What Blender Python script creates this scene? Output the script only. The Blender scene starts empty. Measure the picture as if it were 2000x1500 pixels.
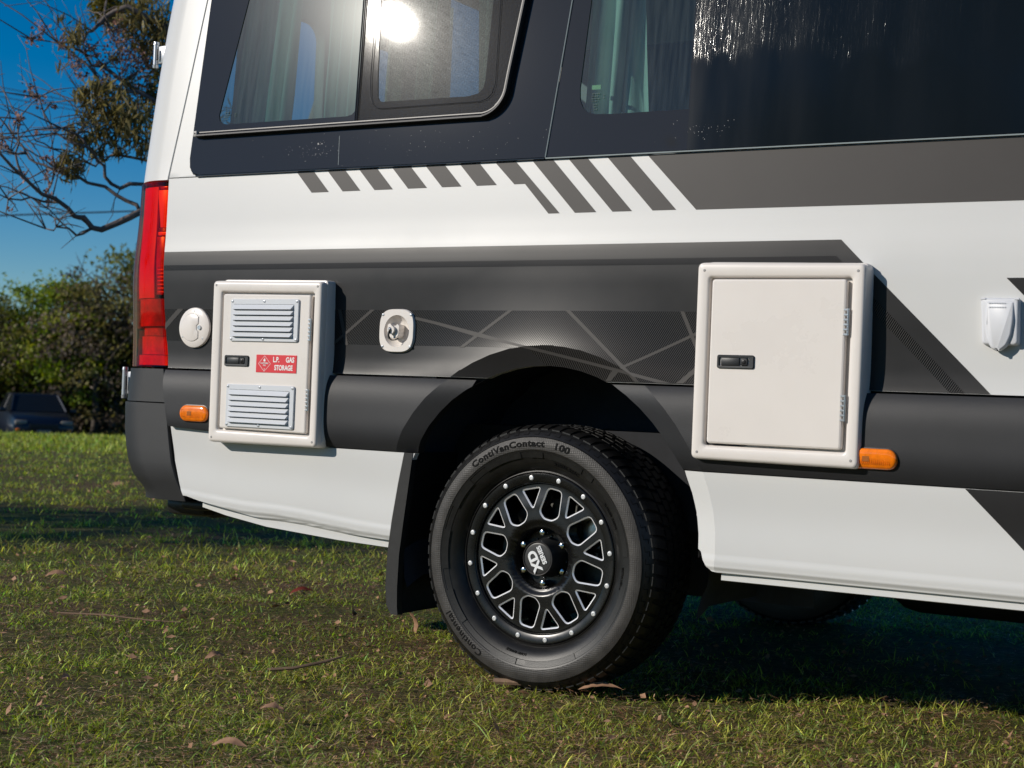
import bpy, bmesh, math, random
import numpy as np
from mathutils import Vector, Matrix
from mathutils.geometry import tessellate_polygon
rnd = random.Random(7); rng = np.random.default_rng(11)
scene = bpy.context.scene
R = math.radians
# ------------------------------------------------------------------ camera
f_px, yaw, pit, roll = 3119.16, .5451, -.0091, .0402
CAM = Vector((2.0544, -3.5231, .7605))
Fw = Vector((-math.sin(yaw) * math.cos(pit), math.cos(yaw) * math.cos(pit), -math.sin(pit)))
Rt = Vector((math.cos(yaw), math.sin(yaw), 0)); Up = Rt.cross(Fw)
R2 = Rt * math.cos(roll) + Up * math.sin(roll); U2 = -Rt * math.sin(roll) + Up * math.cos(roll)
cam = bpy.data.cameras.new('camera'); co = bpy.data.objects.new('camera', cam); scene.collection.objects.link(co)
co.matrix_world = Matrix(((R2.x, U2.x, -Fw.x, CAM.x), (R2.y, U2.y, -Fw.y, CAM.y), (R2.z, U2.z, -Fw.z, CAM.z), (0, 0, 0, 1)))
cam.sensor_width = 36; cam.lens = f_px / 2000 * 36; cam.clip_start = .05; cam.clip_end = 3000
cam.dof.use_dof = True; cam.dof.focus_distance = 4.15; cam.dof.aperture_fstop = 7.0
scene.camera = co
# ------------------------------------------------------------------ daylight
SUN_EL, SUN_AZ = 24.0, 38.7          # azimuth measured from -y towards -x
sdir = Vector((-math.sin(R(SUN_AZ)) * math.cos(R(SUN_EL)), -math.cos(R(SUN_AZ)) * math.cos(R(SUN_EL)), math.sin(R(SUN_EL))))
w = bpy.data.worlds.new('World'); scene.world = w; w.use_nodes = True
nt = w.node_tree; nt.nodes.clear()
sky = nt.nodes.new('ShaderNodeTexSky'); sky.sky_type = 'NISHITA'; sky.sun_disc = False
sky.sun_elevation = R(SUN_EL); sky.sun_rotation = math.atan2(sdir.x, sdir.y) % (2 * math.pi)
sky.air_density = .85; sky.dust_density = .0; sky.ozone_density = 4.5; sky.altitude = 50
hs = nt.nodes.new('ShaderNodeHueSaturation'); hs.inputs['Saturation'].default_value = 1.42; hs.inputs['Value'].default_value = 1.0
bg = nt.nodes.new('ShaderNodeBackground'); bg.inputs[1].default_value = .084
wo = nt.nodes.new('ShaderNodeOutputWorld')
nt.links.new(sky.outputs[0], hs.inputs['Color']); nt.links.new(hs.outputs[0], bg.inputs[0]); nt.links.new(bg.outputs[0], wo.inputs[0])
sl = bpy.data.lights.new('sun', 'SUN'); so = bpy.data.objects.new('sun', sl); scene.collection.objects.link(so)
sl.energy = 4.1; sl.angle = R(.5); sl.color = (1, .935, .84)
so.rotation_mode = 'QUATERNION'; so.rotation_quaternion = sdir.to_track_quat('Z', 'Y')
scene.view_settings.view_transform = 'Standard'; scene.view_settings.look = 'None'
scene.view_settings.exposure = 0; scene.view_settings.gamma = 1; scene.view_settings.use_curve_mapping = False
scene.cycles.max_bounces = 10; scene.cycles.transparent_max_bounces = 16; scene.cycles.sample_clamp_indirect = 6
scene.cycles.use_denoising = True
# ------------------------------------------------------------------ materials
def mat(name, base, rough=.5, metal=0., coat=0., var=.0, vscale=8., bump=0., bscale=200., spec=.5, trans=0, ior=1.45, aniso=0, rvar=0., crough=.05, sub=0, sheen=0):
    m = bpy.data.materials.new(name); m.use_nodes = True; n = m.node_tree; b = n.nodes['Principled BSDF']
    def s(k, v):
        if k in b.inputs: b.inputs[k].default_value = v
    s('Base Color', (*base, 1)); s('Roughness', rough); s('Metallic', metal); s('Coat Weight', coat); s('Coat Roughness', crough)
    s('Specular IOR Level', spec); s('Transmission Weight', trans); s('IOR', ior); s('Anisotropic', aniso)
    tc = n.nodes.new('ShaderNodeTexCoord')
    if var or rvar:
        t = n.nodes.new('ShaderNodeTexNoise'); t.inputs['Scale'].default_value = vscale; t.inputs['Detail'].default_value = 6; t.inputs['Roughness'].default_value = .65
        n.links.new(tc.outputs['Object'], t.inputs['Vector'])
        if var:
            r = n.nodes.new('ShaderNodeMapRange'); r.inputs[1].default_value = .3; r.inputs[2].default_value = .7; r.inputs[3].default_value = 1 - var; r.inputs[4].default_value = 1 + var
            n.links.new(t.outputs[0], r.inputs[0])
            mx = n.nodes.new('ShaderNodeVectorMath'); mx.operation = 'SCALE'; mx.inputs[0].default_value = base
            n.links.new(r.outputs[0], mx.inputs['Scale']); n.links.new(mx.outputs[0], b.inputs['Base Color'])
        if rvar:
            r = n.nodes.new('ShaderNodeMapRange'); r.inputs[1].default_value = .3; r.inputs[2].default_value = .7; r.inputs[3].default_value = max(.02, rough - rvar); r.inputs[4].default_value = rough + rvar
            n.links.new(t.outputs[0], r.inputs[0]); n.links.new(r.outputs[0], b.inputs['Roughness'])
    if bump:
        t = n.nodes.new('ShaderNodeTexNoise'); t.inputs['Scale'].default_value = bscale; t.inputs['Detail'].default_value = 3
        n.links.new(tc.outputs['Object'], t.inputs['Vector'])
        bp = n.nodes.new('ShaderNodeBump'); bp.inputs['Strength'].default_value = bump; bp.inputs['Distance'].default_value = .001
        n.links.new(t.outputs[0], bp.inputs['Height']); n.links.new(bp.outputs[0], b.inputs['Normal'])
    return m
M = {}
M['white'] = mat('white_paint', (.60, .60, .59), .33, spec=.25, coat=.12, var=.012, vscale=1.7, rvar=.05)
M['grp'] = mat('cream_fibreglass', (.74, .69, .645), .30, coat=.15, var=.02, vscale=5, rvar=.06)
M['graywrap'] = mat('charcoal_film', (.0215, .0208, .0212), .36, metal=.0, var=.07, vscale=5, bump=.05, bscale=900, spec=.26, rvar=.03)
M['graystripe'] = mat('charcoal_stripe_film', (.046, .0425, .041), .46, metal=.0, var=.05, vscale=6, spec=.22)
M['mould'] = mat('textured_grey_plastic', (.022, .0225, .025), .50, var=.12, vscale=4, bump=.35, bscale=1500, spec=.40)
M['bumper'] = mat('grey_bumper_plastic', (.020, .020, .0215), .52, var=.10, vscale=3, bump=.25, bscale=1400, spec=.55)
M['black'] = mat('black_plastic', (.012, .012, .013), .38, spec=.5, rvar=.05)
M['rubber'] = mat('black_rubber', (.012, .012, .012), .6, var=.3, vscale=60, bump=.5, bscale=700)
M['dark'] = mat('dark_underseal', (.010, .011, .014), .8, var=.3, vscale=14)
M['liner'] = mat('grey_wheel_liner', (.035, .042, .058), .8, var=.25, vscale=9, bump=.3, bscale=120)
M['chrome'] = mat('chrome', (.75, .75, .76), .12, metal=1, rvar=.05, vscale=300)
M['steel'] = mat('brushed_steel', (.55, .55, .56), .30, metal=1, var=.1, vscale=90)
M['alu'] = mat('black_anodised_frame', (.012, .012, .013), .42, spec=.6)
M['alu_grey'] = mat('grey_end_cap', (.35, .34, .33), .5)
M['grille'] = mat('white_grille_plastic', (.60, .62, .65), .38, var=.015)
M['latch'] = mat('black_latch_plastic', (.018, .020, .022), .42, bump=.1, bscale=600)
M['wheelblack'] = mat('satin_black_alloy', (.006, .006, .006), .27, metal=.0, var=.15, vscale=25, spec=.5, rvar=.04)
M['machined'] = mat('machined_alloy_edge', (.92, .92, .93), .30, metal=.35)
M['hub'] = mat('matt_black_cap', (.022, .022, .022), .42)
M['rimdirt'] = mat('brake_disc', (.10, .10, .09), .5, metal=.8, var=.3, vscale=60)
M['orange'] = mat('amber_lens', (.90, .20, .004), .14, coat=.8, var=.22, vscale=55, spec=.6)
M['amber_in'] = mat('amber_bulb', (.35, .10, .01), .3)
M['red_sign'] = mat('red_label', (.66, .035, .045), .35)
M['white_print'] = mat('white_print', (.80, .78, .76), .4)
M['curtain'] = mat('pale_curtain', (.82, .82, .76), .9, var=.05, vscale=9)
M['cabinet'] = mat('interior_cabinet', (.42, .43, .41), .5, var=.05)
M['cab_dark'] = mat('interior_dark_trim', (.035, .05, .055), .5)
M['seat'] = mat('interior_upholstery', (.06, .07, .08), .9, var=.2)
M['socket'] = mat('white_socket_plastic', (.62, .63, .66), .4, var=.01)
M['hinge'] = mat('grey_door_hinge', (.52, .53, .55), .3, metal=.6)
M['note'] = mat('paper_sticker', (.80, .86, .55), .7)
M['mark'] = mat('dark_etching', (.05, .09, .09), .7)
M['line'] = mat('pale_graphic_line', (.060, .056, .053), .46, spec=.2)
M['seam'] = mat('light_sealant', (.20, .24, .25), .6)
M['bark'] = mat('gum_bark', (.15, .12, .105), .9, var=.45, vscale=7, bump=.8, bscale=30)
M['bark_d'] = mat('scrub_bark', (.075, .062, .052), .95, var=.4, vscale=7, bump=.8, bscale=30)
M['wire'] = mat('cable', (.02, .025, .035), .7)
M['car_blue'] = mat('shaded_blue_car_paint', (.002, .005, .015), .4, coat=.3)  # near-black blue: the shade under the trees is put into the paint colour
M['car_silver'] = mat('pale_car_paint', (.16, .17, .185), .3, coat=.4, metal=.3)
M['car_glass'] = mat('car_glass', (.008, .010, .012), .2, spec=.3)
M['headlamp'] = mat('headlamp_glass', (.22, .20, .17), .2, spec=.5)
M['stick'] = mat('dry_stick', (.22, .14, .09), .9, var=.3, vscale=40)
M['leafdry'] = mat('dry_leaf', (.33, .19, .115), .7, var=.25, vscale=30, spec=.3)
M['soilbits'] = mat('litter_crumbs', (.30, .165, .095), .9, var=.5, vscale=60)
M['leafred'] = mat('dark_red_leaf', (.20, .035, .02), .6, var=.25, vscale=30)

def node(nt, t, **kw):
    n = nt.nodes.new(t)
    for k, v in kw.items(): setattr(n, k, v)
    return n
# carbon look film: fine slanted ribs with relief
def carbon(name):
    m = mat(name, (.02, .02, .022), .25, spec=.16); n = m.node_tree; b = n.nodes['Principled BSDF']
    tc = node(n, 'ShaderNodeTexCoord'); sp = node(n, 'ShaderNodeSeparateXYZ'); n.links.new(tc.outputs['Object'], sp.inputs[0])
    a = node(n, 'ShaderNodeMath', operation='MULTIPLY'); a.inputs[1].default_value = .62; n.links.new(sp.outputs[2], a.inputs[0])
    s = node(n, 'ShaderNodeMath', operation='SUBTRACT'); n.links.new(sp.outputs[0], s.inputs[0]); n.links.new(a.outputs[0], s.inputs[1])
    k = node(n, 'ShaderNodeMath', operation='MULTIPLY'); k.inputs[1].default_value = 2 * math.pi / .0056; n.links.new(s.outputs[0], k.inputs[0])
    si = node(n, 'ShaderNodeMath', operation='SINE'); n.links.new(k.outputs[0], si.inputs[0])
    cr = node(n, 'ShaderNodeValToRGB'); cr.color_ramp.elements[0].position = .62; cr.color_ramp.elements[0].color = (.003, .003, .0035, 1); cr.color_ramp.elements[1].position = .80; cr.color_ramp.elements[1].color = (.058, .055, .053, 1)
    mr = node(n, 'ShaderNodeMapRange'); mr.inputs[1].default_value = -1; mr.inputs[2].default_value = 1; n.links.new(si.outputs[0], mr.inputs[0])
    n.links.new(mr.outputs[0], cr.inputs[0]); n.links.new(cr.outputs[0], b.inputs['Base Color'])
    # cross weave
    k2 = node(n, 'ShaderNodeMath', operation='ADD'); n.links.new(sp.outputs[0], k2.inputs[0]); n.links.new(sp.outputs[2], k2.inputs[1])
    k3 = node(n, 'ShaderNodeMath', operation='MULTIPLY'); k3.inputs[1].default_value = 2 * math.pi / .0043; n.links.new(k2.outputs[0], k3.inputs[0])
    s3 = node(n, 'ShaderNodeMath', operation='SINE'); n.links.new(k3.outputs[0], s3.inputs[0])
    ad = node(n, 'ShaderNodeMath', operation='MULTIPLY_ADD'); ad.inputs[1].default_value = .15; n.links.new(s3.outputs[0], ad.inputs[0]); n.links.new(si.outputs[0], ad.inputs[2])
    bp = node(n, 'ShaderNodeBump'); bp.inputs['Strength'].default_value = .12; bp.inputs['Distance'].default_value = .0003
    n.links.new(ad.outputs[0], bp.inputs['Height']); n.links.new(bp.outputs[0], b.inputs['Normal'])
    b.inputs['Metallic'].default_value = .0
    return m
M['carbon'] = carbon('carbon_look_film')

def glass(name, tint, refl_rough=.0, haze=0., hz_col=(.5, .6, .6), ior=1.52, rmax=1.1, g2w=.035):
    m = bpy.data.materials.new(name); m.use_nodes = True; n = m.node_tree; n.nodes.clear()
    out = node(n, 'ShaderNodeOutputMaterial'); fr = node(n, 'ShaderNodeFresnel'); fr.inputs[0].default_value = ior
    tr = node(n, 'ShaderNodeBsdfTransparent'); tr.inputs[0].default_value = (*tint, 1)
    gl = node(n, 'ShaderNodeBsdfGlossy'); gl.inputs['Roughness'].default_value = refl_rough
    g2 = node(n, 'ShaderNodeBsdfGlossy'); g2.inputs['Roughness'].default_value = .17; g2.inputs['Color'].default_value = (.8, .8, .8, 1)
    mg = node(n, 'ShaderNodeMixShader'); mg.inputs[0].default_value = g2w; n.links.new(gl.outputs[0], mg.inputs[1]); n.links.new(g2.outputs[0], mg.inputs[2])
    mr = node(n, 'ShaderNodeMapRange'); mr.inputs[3].default_value = 0.01; mr.inputs[4].default_value = rmax; n.links.new(fr.outputs[0], mr.inputs[0])
    mx = node(n, 'ShaderNodeMixShader'); n.links.new(mr.outputs[0], mx.inputs[0]); n.links.new(tr.outputs[0], mx.inputs[1]); n.links.new(mg.outputs[0], mx.inputs[2])
    last = mx
    if haze:
        df = node(n, 'ShaderNodeBsdfDiffuse'); df.inputs[0].default_value = (*hz_col, 1)
        tc = node(n, 'ShaderNodeTexCoord'); mp = node(n, 'ShaderNodeMapping'); mp.inputs['Scale'].default_value = (60, 1, 4)
        ns = node(n, 'ShaderNodeTexNoise'); ns.inputs['Scale'].default_value = 1.5; ns.inputs['Detail'].default_value = 5
        n.links.new(tc.outputs['Object'], mp.inputs[0]); n.links.new(mp.outputs[0], ns.inputs['Vector'])
        hr = node(n, 'ShaderNodeMapRange'); hr.inputs[1].default_value = .3; hr.inputs[2].default_value = .75; hr.inputs[3].default_value = haze * .4; hr.inputs[4].default_value = haze * 1.6
        n.links.new(ns.outputs[0], hr.inputs[0])
        m2 = node(n, 'ShaderNodeMixShader'); n.links.new(hr.outputs[0], m2.inputs[0]); n.links.new(last.outputs[0], m2.inputs[1]); n.links.new(df.outputs[0], m2.inputs[2]); last = m2
    n.links.new(last.outputs[0], out.inputs[0]); return m
M['glass'] = glass('tinted_window_glass', (.25, .46, .43), .015, haze=.05)
M['glass_s'] = glass('sliding_window_glass', (.30, .46, .42), .022, haze=.05)
M['lens'] = glass('red_lens', (.92, .30, .14), .03, ior=1.42, rmax=.55)
M['glass3'] = glass('clear_green_glass', (.50, .74, .69), .015, haze=.04)
M['ceramic'] = mat('black_glass_border', (.028, .028, .029), .045, spec=.45)
# insect screen: fine square mesh with holes
def screen(name):
    m = bpy.data.materials.new(name); m.use_nodes = True; n = m.node_tree; b = n.nodes['Principled BSDF']
    b.inputs['Roughness'].default_value = .65; b.inputs['Specular IOR Level'].default_value = .15
    tc = node(n, 'ShaderNodeTexCoord'); ns = node(n, 'ShaderNodeTexNoise'); ns.inputs['Scale'].default_value = 420; ns.inputs['Detail'].default_value = 2
    n.links.new(tc.outputs['Object'], ns.inputs['Vector'])
    r = node(n, 'ShaderNodeMapRange'); r.inputs[1].default_value = .35; r.inputs[2].default_value = .65; r.inputs[3].default_value = .15; r.inputs[4].default_value = .60
    n.links.new(ns.outputs[0], r.inputs[0]); n.links.new(r.outputs[0], b.inputs['Alpha'])
    cr = node(n, 'ShaderNodeValToRGB'); cr.color_ramp.elements[0].color = (.006, .006, .006, 1); cr.color_ramp.elements[1].color = (.06, .056, .053, 1)
    n.links.new(ns.outputs[0], cr.inputs[0]); n.links.new(cr.outputs[0], b.inputs['Base Color'])
    return m
M['screen'] = screen('insect_screen')
# plastic film with fine vertical scratches
def film():
    m = mat('scratched_dark_film', (.005, .008, .011), .08, spec=.32); n = m.node_tree; b = n.nodes['Principled BSDF']
    tc = node(n, 'ShaderNodeTexCoord'); mp = node(n, 'ShaderNodeMapping'); mp.inputs['Scale'].default_value = (900, 1, 2.5); mp.inputs['Rotation'].default_value = (0, R(2), 0)
    ns = node(n, 'ShaderNodeTexNoise'); ns.inputs['Scale'].default_value = 1.; ns.inputs['Detail'].default_value = 5; ns.inputs['Roughness'].default_value = .8
    n.links.new(tc.outputs['Object'], mp.inputs[0]); n.links.new(mp.outputs[0], ns.inputs['Vector'])
    bp = node(n, 'ShaderNodeBump'); bp.inputs['Strength'].default_value = .40; bp.inputs['Distance'].default_value = .0003
    n.links.new(ns.outputs[0], bp.inputs['Height']); n.links.new(bp.outputs[0], b.inputs['Normal'])
    m2 = node(n, 'ShaderNodeMapping'); m2.inputs['Scale'].default_value = (9, 1, 1.2)
    n2 = node(n, 'ShaderNodeTexNoise'); n2.inputs['Scale'].default_value = 1.; n2.inputs['Detail'].default_value = 4
    n.links.new(tc.outputs['Object'], m2.inputs[0]); n.links.new(m2.outputs[0], n2.inputs['Vector'])
    r = node(n, 'ShaderNodeMapRange'); r.inputs[1].default_value = .35; r.inputs[2].default_value = .65; r.inputs[3].default_value = .08; r.inputs[4].default_value = .13
    n.links.new(n2.outputs[0], r.inputs[0]); n.links.new(r.outputs[0], b.inputs['Roughness'])
    # scratches stay in the upper film; ragged edge and gaps imitate a broken reflection
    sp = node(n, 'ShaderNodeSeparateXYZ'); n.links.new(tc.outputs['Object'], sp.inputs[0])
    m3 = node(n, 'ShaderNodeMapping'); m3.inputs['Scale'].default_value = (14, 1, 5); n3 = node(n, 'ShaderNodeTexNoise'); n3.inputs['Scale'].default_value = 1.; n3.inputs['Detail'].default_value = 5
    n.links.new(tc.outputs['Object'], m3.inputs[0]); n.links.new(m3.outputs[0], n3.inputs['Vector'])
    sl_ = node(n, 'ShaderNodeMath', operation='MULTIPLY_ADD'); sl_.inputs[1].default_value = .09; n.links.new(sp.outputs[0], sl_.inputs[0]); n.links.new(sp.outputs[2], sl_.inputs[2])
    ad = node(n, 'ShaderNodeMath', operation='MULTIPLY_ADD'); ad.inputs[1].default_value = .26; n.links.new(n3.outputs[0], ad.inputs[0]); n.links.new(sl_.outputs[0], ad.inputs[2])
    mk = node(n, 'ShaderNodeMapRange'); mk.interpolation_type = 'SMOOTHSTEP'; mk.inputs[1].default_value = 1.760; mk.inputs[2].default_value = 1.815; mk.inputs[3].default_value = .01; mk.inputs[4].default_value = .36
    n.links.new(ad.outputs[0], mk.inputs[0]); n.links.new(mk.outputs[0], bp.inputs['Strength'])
    return m
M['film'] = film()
# tyre rubber with dust on the sidewall band
def tyre_mat():
    m = mat('tyre_rubber', (.010, .0095, .009), .40, var=.35, vscale=40, bump=.25, bscale=600, spec=.45); return m
M['tyre'] = tyre_mat()
M['tyre_text'] = mat('tyre_lettering', (.006, .006, .006), .75, spec=.15)
def dimple():
    m = mat('tyre_band', (.042, .039, .036), .50, spec=.40, var=.35, vscale=22); n = m.node_tree; b = n.nodes['Principled BSDF']
    tc = node(n, 'ShaderNodeTexCoord'); v = node(n, 'ShaderNodeTexVoronoi'); v.inputs['Scale'].default_value = 190; v.inputs['Randomness'].default_value = .15
    n.links.new(tc.outputs['Object'], v.inputs['Vector'])
    s = node(n, 'ShaderNodeMath', operation='SUBTRACT'); s.inputs[1].default_value = .33; n.links.new(v.outputs['Distance'], s.inputs[0])
    a = node(n, 'ShaderNodeMath', operation='ABSOLUTE'); n.links.new(s.outputs[0], a.inputs[0])
    bp = node(n, 'ShaderNodeBump'); bp.inputs['Strength'].default_value = .5; bp.inputs['Distance'].default_value = .002; n.links.new(a.outputs[0], bp.inputs['Height'])
    n.links.new(bp.outputs[0], b.inputs['Normal']); return m
M['tyre_band'] = dimple()

# attribute coloured foliage
def leafmat(name, attr='Col', transl=.35, rough=.6):
    m = bpy.data.materials.new(name); m.use_nodes = True; n = m.node_tree; n.nodes.clear()
    out = node(n, 'ShaderNodeOutputMaterial'); at = node(n, 'ShaderNodeAttribute', attribute_name=attr)
    df = node(n, 'ShaderNodeBsdfPrincipled'); df.inputs['Roughness'].default_value = rough; df.inputs['Specular IOR Level'].default_value = .3
    tl = node(n, 'ShaderNodeBsdfTranslucent'); hsv = node(n, 'ShaderNodeHueSaturation'); hsv.inputs['Value'].default_value = 1.5; hsv.inputs['Saturation'].default_value = 1.15
    n.links.new(at.outputs[0], df.inputs['Base Color']); n.links.new(at.outputs[0], hsv.inputs['Color']); n.links.new(hsv.outputs[0], tl.inputs[0])
    mx = node(n, 'ShaderNodeMixShader'); mx.inputs[0].default_value = transl
    n.links.new(df.outputs[0], mx.inputs[1]); n.links.new(tl.outputs[0], mx.inputs[2]); n.links.new(mx.outputs[0], out.inputs[0]); return m
M['foliage'] = leafmat('leaf_foliage'); M['grass'] = leafmat('grass_blades', transl=.38, rough=.45)

# ------------------------------------------------------------------ object helpers
def link(name, me, m=None, parent=None, **props):
    o = bpy.data.objects.new(name, me); scene.collection.objects.link(o)
    if m is not None:
        for x in (m if isinstance(m, (list, tuple)) else [m]): me.materials.append(x)
    if parent is not None: o.parent = parent
    for k, v in props.items(): o[k] = v
    return o
def empty(name, loc, label, cat, group=None, rz=0):
    o = bpy.data.objects.new(name, None); scene.collection.objects.link(o); o.location = loc; o.rotation_euler = (0, 0, rz); o.empty_display_size = .2
    o['label'] = label; o['category'] = cat
    if group: o['group'] = group
    return o
def tomesh(bm, name='m', smooth=False, angle=None):
    me = bpy.data.meshes.new(name); bm.normal_update(); bm.to_mesh(me); bm.free()
    if smooth: me.shade_smooth() if angle is None else None
    if angle is not None:
        me.shade_smooth(); me.set_sharp_from_angle(angle=R(angle))
    return me
def pymesh(v, f, smooth=True, angle=35):
    me = bpy.data.meshes.new('m'); me.from_pydata([tuple(a) for a in v], [], f); me.update()
    if smooth: me.shade_smooth(); me.set_sharp_from_angle(angle=R(angle))
    return me
def fix(bm): bmesh.ops.recalc_face_normals(bm, faces=bm.faces); return bm
def rbox(c, s, r=.002, seg=2, rot=None, bm=None):
    """bevelled box, centre c, size s"""
    b = bmesh.new(); bmesh.ops.create_cube(b, size=1); bmesh.ops.scale(b, vec=s, verts=b.verts)
    if r: bmesh.ops.bevel(b, geom=b.edges[:], offset=min(r, min(s) * .49), segments=seg, profile=.5, affect='EDGES')
    if rot is not None: bmesh.ops.transform(b, matrix=rot, verts=b.verts)
    bmesh.ops.translate(b, vec=c, verts=b.verts)
    if bm is None: return b
    me = bpy.data.meshes.new('t'); b.to_mesh(me); b.free(); bm.from_mesh(me); bpy.data.meshes.remove(me); return bm
def prism(outline, y0, y1, bevel=0, seg=2, holes=()):
    """outline in (x,z), front face at y0, back at y1"""
    bm = bmesh.new(); loops = [list(outline)] + [list(h) for h in holes]
    tris = tessellate_polygon([[Vector((a, b, 0)) for a, b in l] for l in loops]); flat = [p for l in loops for p in l]
    fv = [bm.verts.new((a, y0, b)) for a, b in flat]; bv = [bm.verts.new((a, y1, b)) for a, b in flat]
    if not holes:
        front = bm.faces.new(fv); bm.faces.new(bv[::-1])
    else:
        for t in tris: bm.faces.new([fv[i] for i in t]); bm.faces.new([bv[i] for i in t][::-1])
    k = 0
    for l in loops:
        n = len(l)
        for i in range(n):
            a, b = k + i, k + (i + 1) % n
            try: bm.faces.new([fv[a], fv[b], bv[b], bv[a]])
            except ValueError: pass
        k += n
    fix(bm)
    if bevel and not holes:
        ed = [e for e in front.edges]; bmesh.ops.bevel(bm, geom=ed, offset=bevel, segments=seg, profile=.5, affect='EDGES')
    return bm
def rrect(x0, z0, x1, z1, r, n=6):
    pts = []
    for cx, cz, a0 in ((x1 - r, z1 - r, 0), (x0 + r, z1 - r, 90), (x0 + r, z0 + r, 180), (x1 - r, z0 + r, 270)):
        for i in range(n + 1):
            a = R(a0 + 90 * i / n); pts.append((cx + r * math.cos(a), cz + r * math.sin(a)))
    return pts
def rquad(q, r, n=6):
    """rounded corners on any convex polygon (x,z)"""
    out = []; N = len(q)
    for i in range(N):
        p, a, b = Vector(q[i]), Vector(q[i - 1]), Vector(q[(i + 1) % N])
        d1 = (a - p).normalized(); d2 = (b - p).normalized(); rr = r[i] if isinstance(r, (list, tuple)) else r
        if rr <= 0: out.append(tuple(p)); continue
        A, B = p + d1 * rr, p + d2 * rr
        for k in range(n + 1):
            t = k / n; out.append(tuple(A * (1 - t) ** 2 + p * 2 * t * (1 - t) + B * t * t))
    return out
def inset(poly, d):
    """inset a closed (x,z) polygon by d (positive = inward for either winding)"""
    n = len(poly); area = sum(poly[i][0] * poly[(i + 1) % n][1] - poly[(i + 1) % n][0] * poly[i][1] for i in range(n)); sg = 1 if area > 0 else -1
    out = []
    for i in range(n):
        p0, p1, p2 = Vector(poly[i - 1]), Vector(poly[i]), Vector(poly[(i + 1) % n])
        e1 = (p1 - p0); e2 = (p2 - p1)
        if e1.length < 1e-7: e1 = e2
        if e2.length < 1e-7: e2 = e1
        n1 = Vector((-e1.y, e1.x)).normalized() * sg; n2 = Vector((-e2.y, e2.x)).normalized() * sg
        m_ = n1 + n2
        m_ = m_ / max(.35, m_.length_squared) * 2 if m_.length > 1e-6 else n1
        out.append(tuple(p1 + m_ * d))
    return out
def loft(loops, cap=True, closed=True):
    """loops: list of lists of 3D points, same count"""
    v = [p for l in loops for p in l]; n = len(loops[0]); f = []
    for k in range(len(loops) - 1):
        for i in range(n if closed else n - 1):
            a, b = k * n + i, k * n + (i + 1) % n; f.append((a, b, b + n, a + n))
    if cap: f.append(tuple(range(n))[::-1]); f.append(tuple(range((len(loops) - 1) * n, len(loops) * n)))
    return v, f
def tube(path, r, n=8, cap=True):
    P = [Vector(p) for p in path]; rr = r if isinstance(r, (list, tuple)) else [r] * len(P); loops = []
    up = Vector((0, 0, 1)) if abs((P[-1] - P[0]).normalized().z) < .9 else Vector((1, 0, 0)); 
    for i, p in enumerate(P):
        d = (P[min(i + 1, len(P) - 1)] - P[max(i - 1, 0)]).normalized(); a = d.cross(up)
        if a.length < 1e-4: a = d.cross(Vector((0, 1, 0)))
        a.normalize(); b = d.cross(a); up = -b if False else up
        loops.append([p + (a * math.cos(2 * math.pi * k / n) + b * math.sin(2 * math.pi * k / n)) * rr[i] for k in range(n)])
    return loft(loops, cap)
def merge(parts):
    V, Fc = [], []
    for v, f in parts:
        k = len(V); V += [tuple(p) for p in v]; Fc += [tuple(i + k for i in q) for q in f]
    return V, Fc
def revolve(prof, n=96, a0=0, a1=360):
    """prof (r,y) revolved round the y axis"""
    full = abs(a1 - a0) >= 360; N = n if full else n + 1; v = []; f = []
    for i in range(N):
        a = R(a0 + (a1 - a0) * i / n)
        for r, y in prof: v.append((r * math.sin(a), y, r * math.cos(a)))
    m = len(prof)
    for i in range(n):
        j = (i + 1) % N
        for k in range(m - 1): f.append((i * m + k, j * m + k, j * m + k + 1, i * m + k + 1))
    return v, f
def screwhead(r, parent, p, m='steel', h=.0015, name='screw'):
    key = ('sc', round(r, 5), m, h)
    if key not in MC:
        prof = [(0.0001, -h), (r * .35, -h), (r * .36, -h * .3), (r * .45, -h * .3), (r * .46, -h), (r * .8, -h * .9), (r, 0), (r, .001)]
        v, f = revolve(prof, 14); MC[key] = pymesh(v, f, True, 30); MC[key].materials.append(M[m])
    o = bpy.data.objects.new(name, MC[key]); scene.collection.objects.link(o); o.location = p; o.parent = parent; return o
MC = {}
def text_mesh(s, size, xs=1., bold=0., depth=.0004, align='CENTER', spacing=1.):
    c = bpy.data.curves.new('t', 'FONT'); c.body = s; c.size = size; c.align_x = align; c.align_y = 'CENTER'; c.extrude = depth; c.offset = bold; c.space_character = spacing; c.resolution_u = 4
    o = bpy.data.objects.new('t', c); me = bpy.data.meshes.new_from_object(o); bpy.data.objects.remove(o); bpy.data.curves.remove(c)
    n = len(me.vertices); a = np.empty(n * 3); me.vertices.foreach_get('co', a); a = a.reshape(-1, 3)
    b = np.stack([a[:, 0] * xs, -a[:, 2], a[:, 1]], 1)      # text plane -> x,z ; faces -y
    me.vertices.foreach_set('co', b.ravel()); me.update(); me.materials.clear(); return me, b
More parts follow.
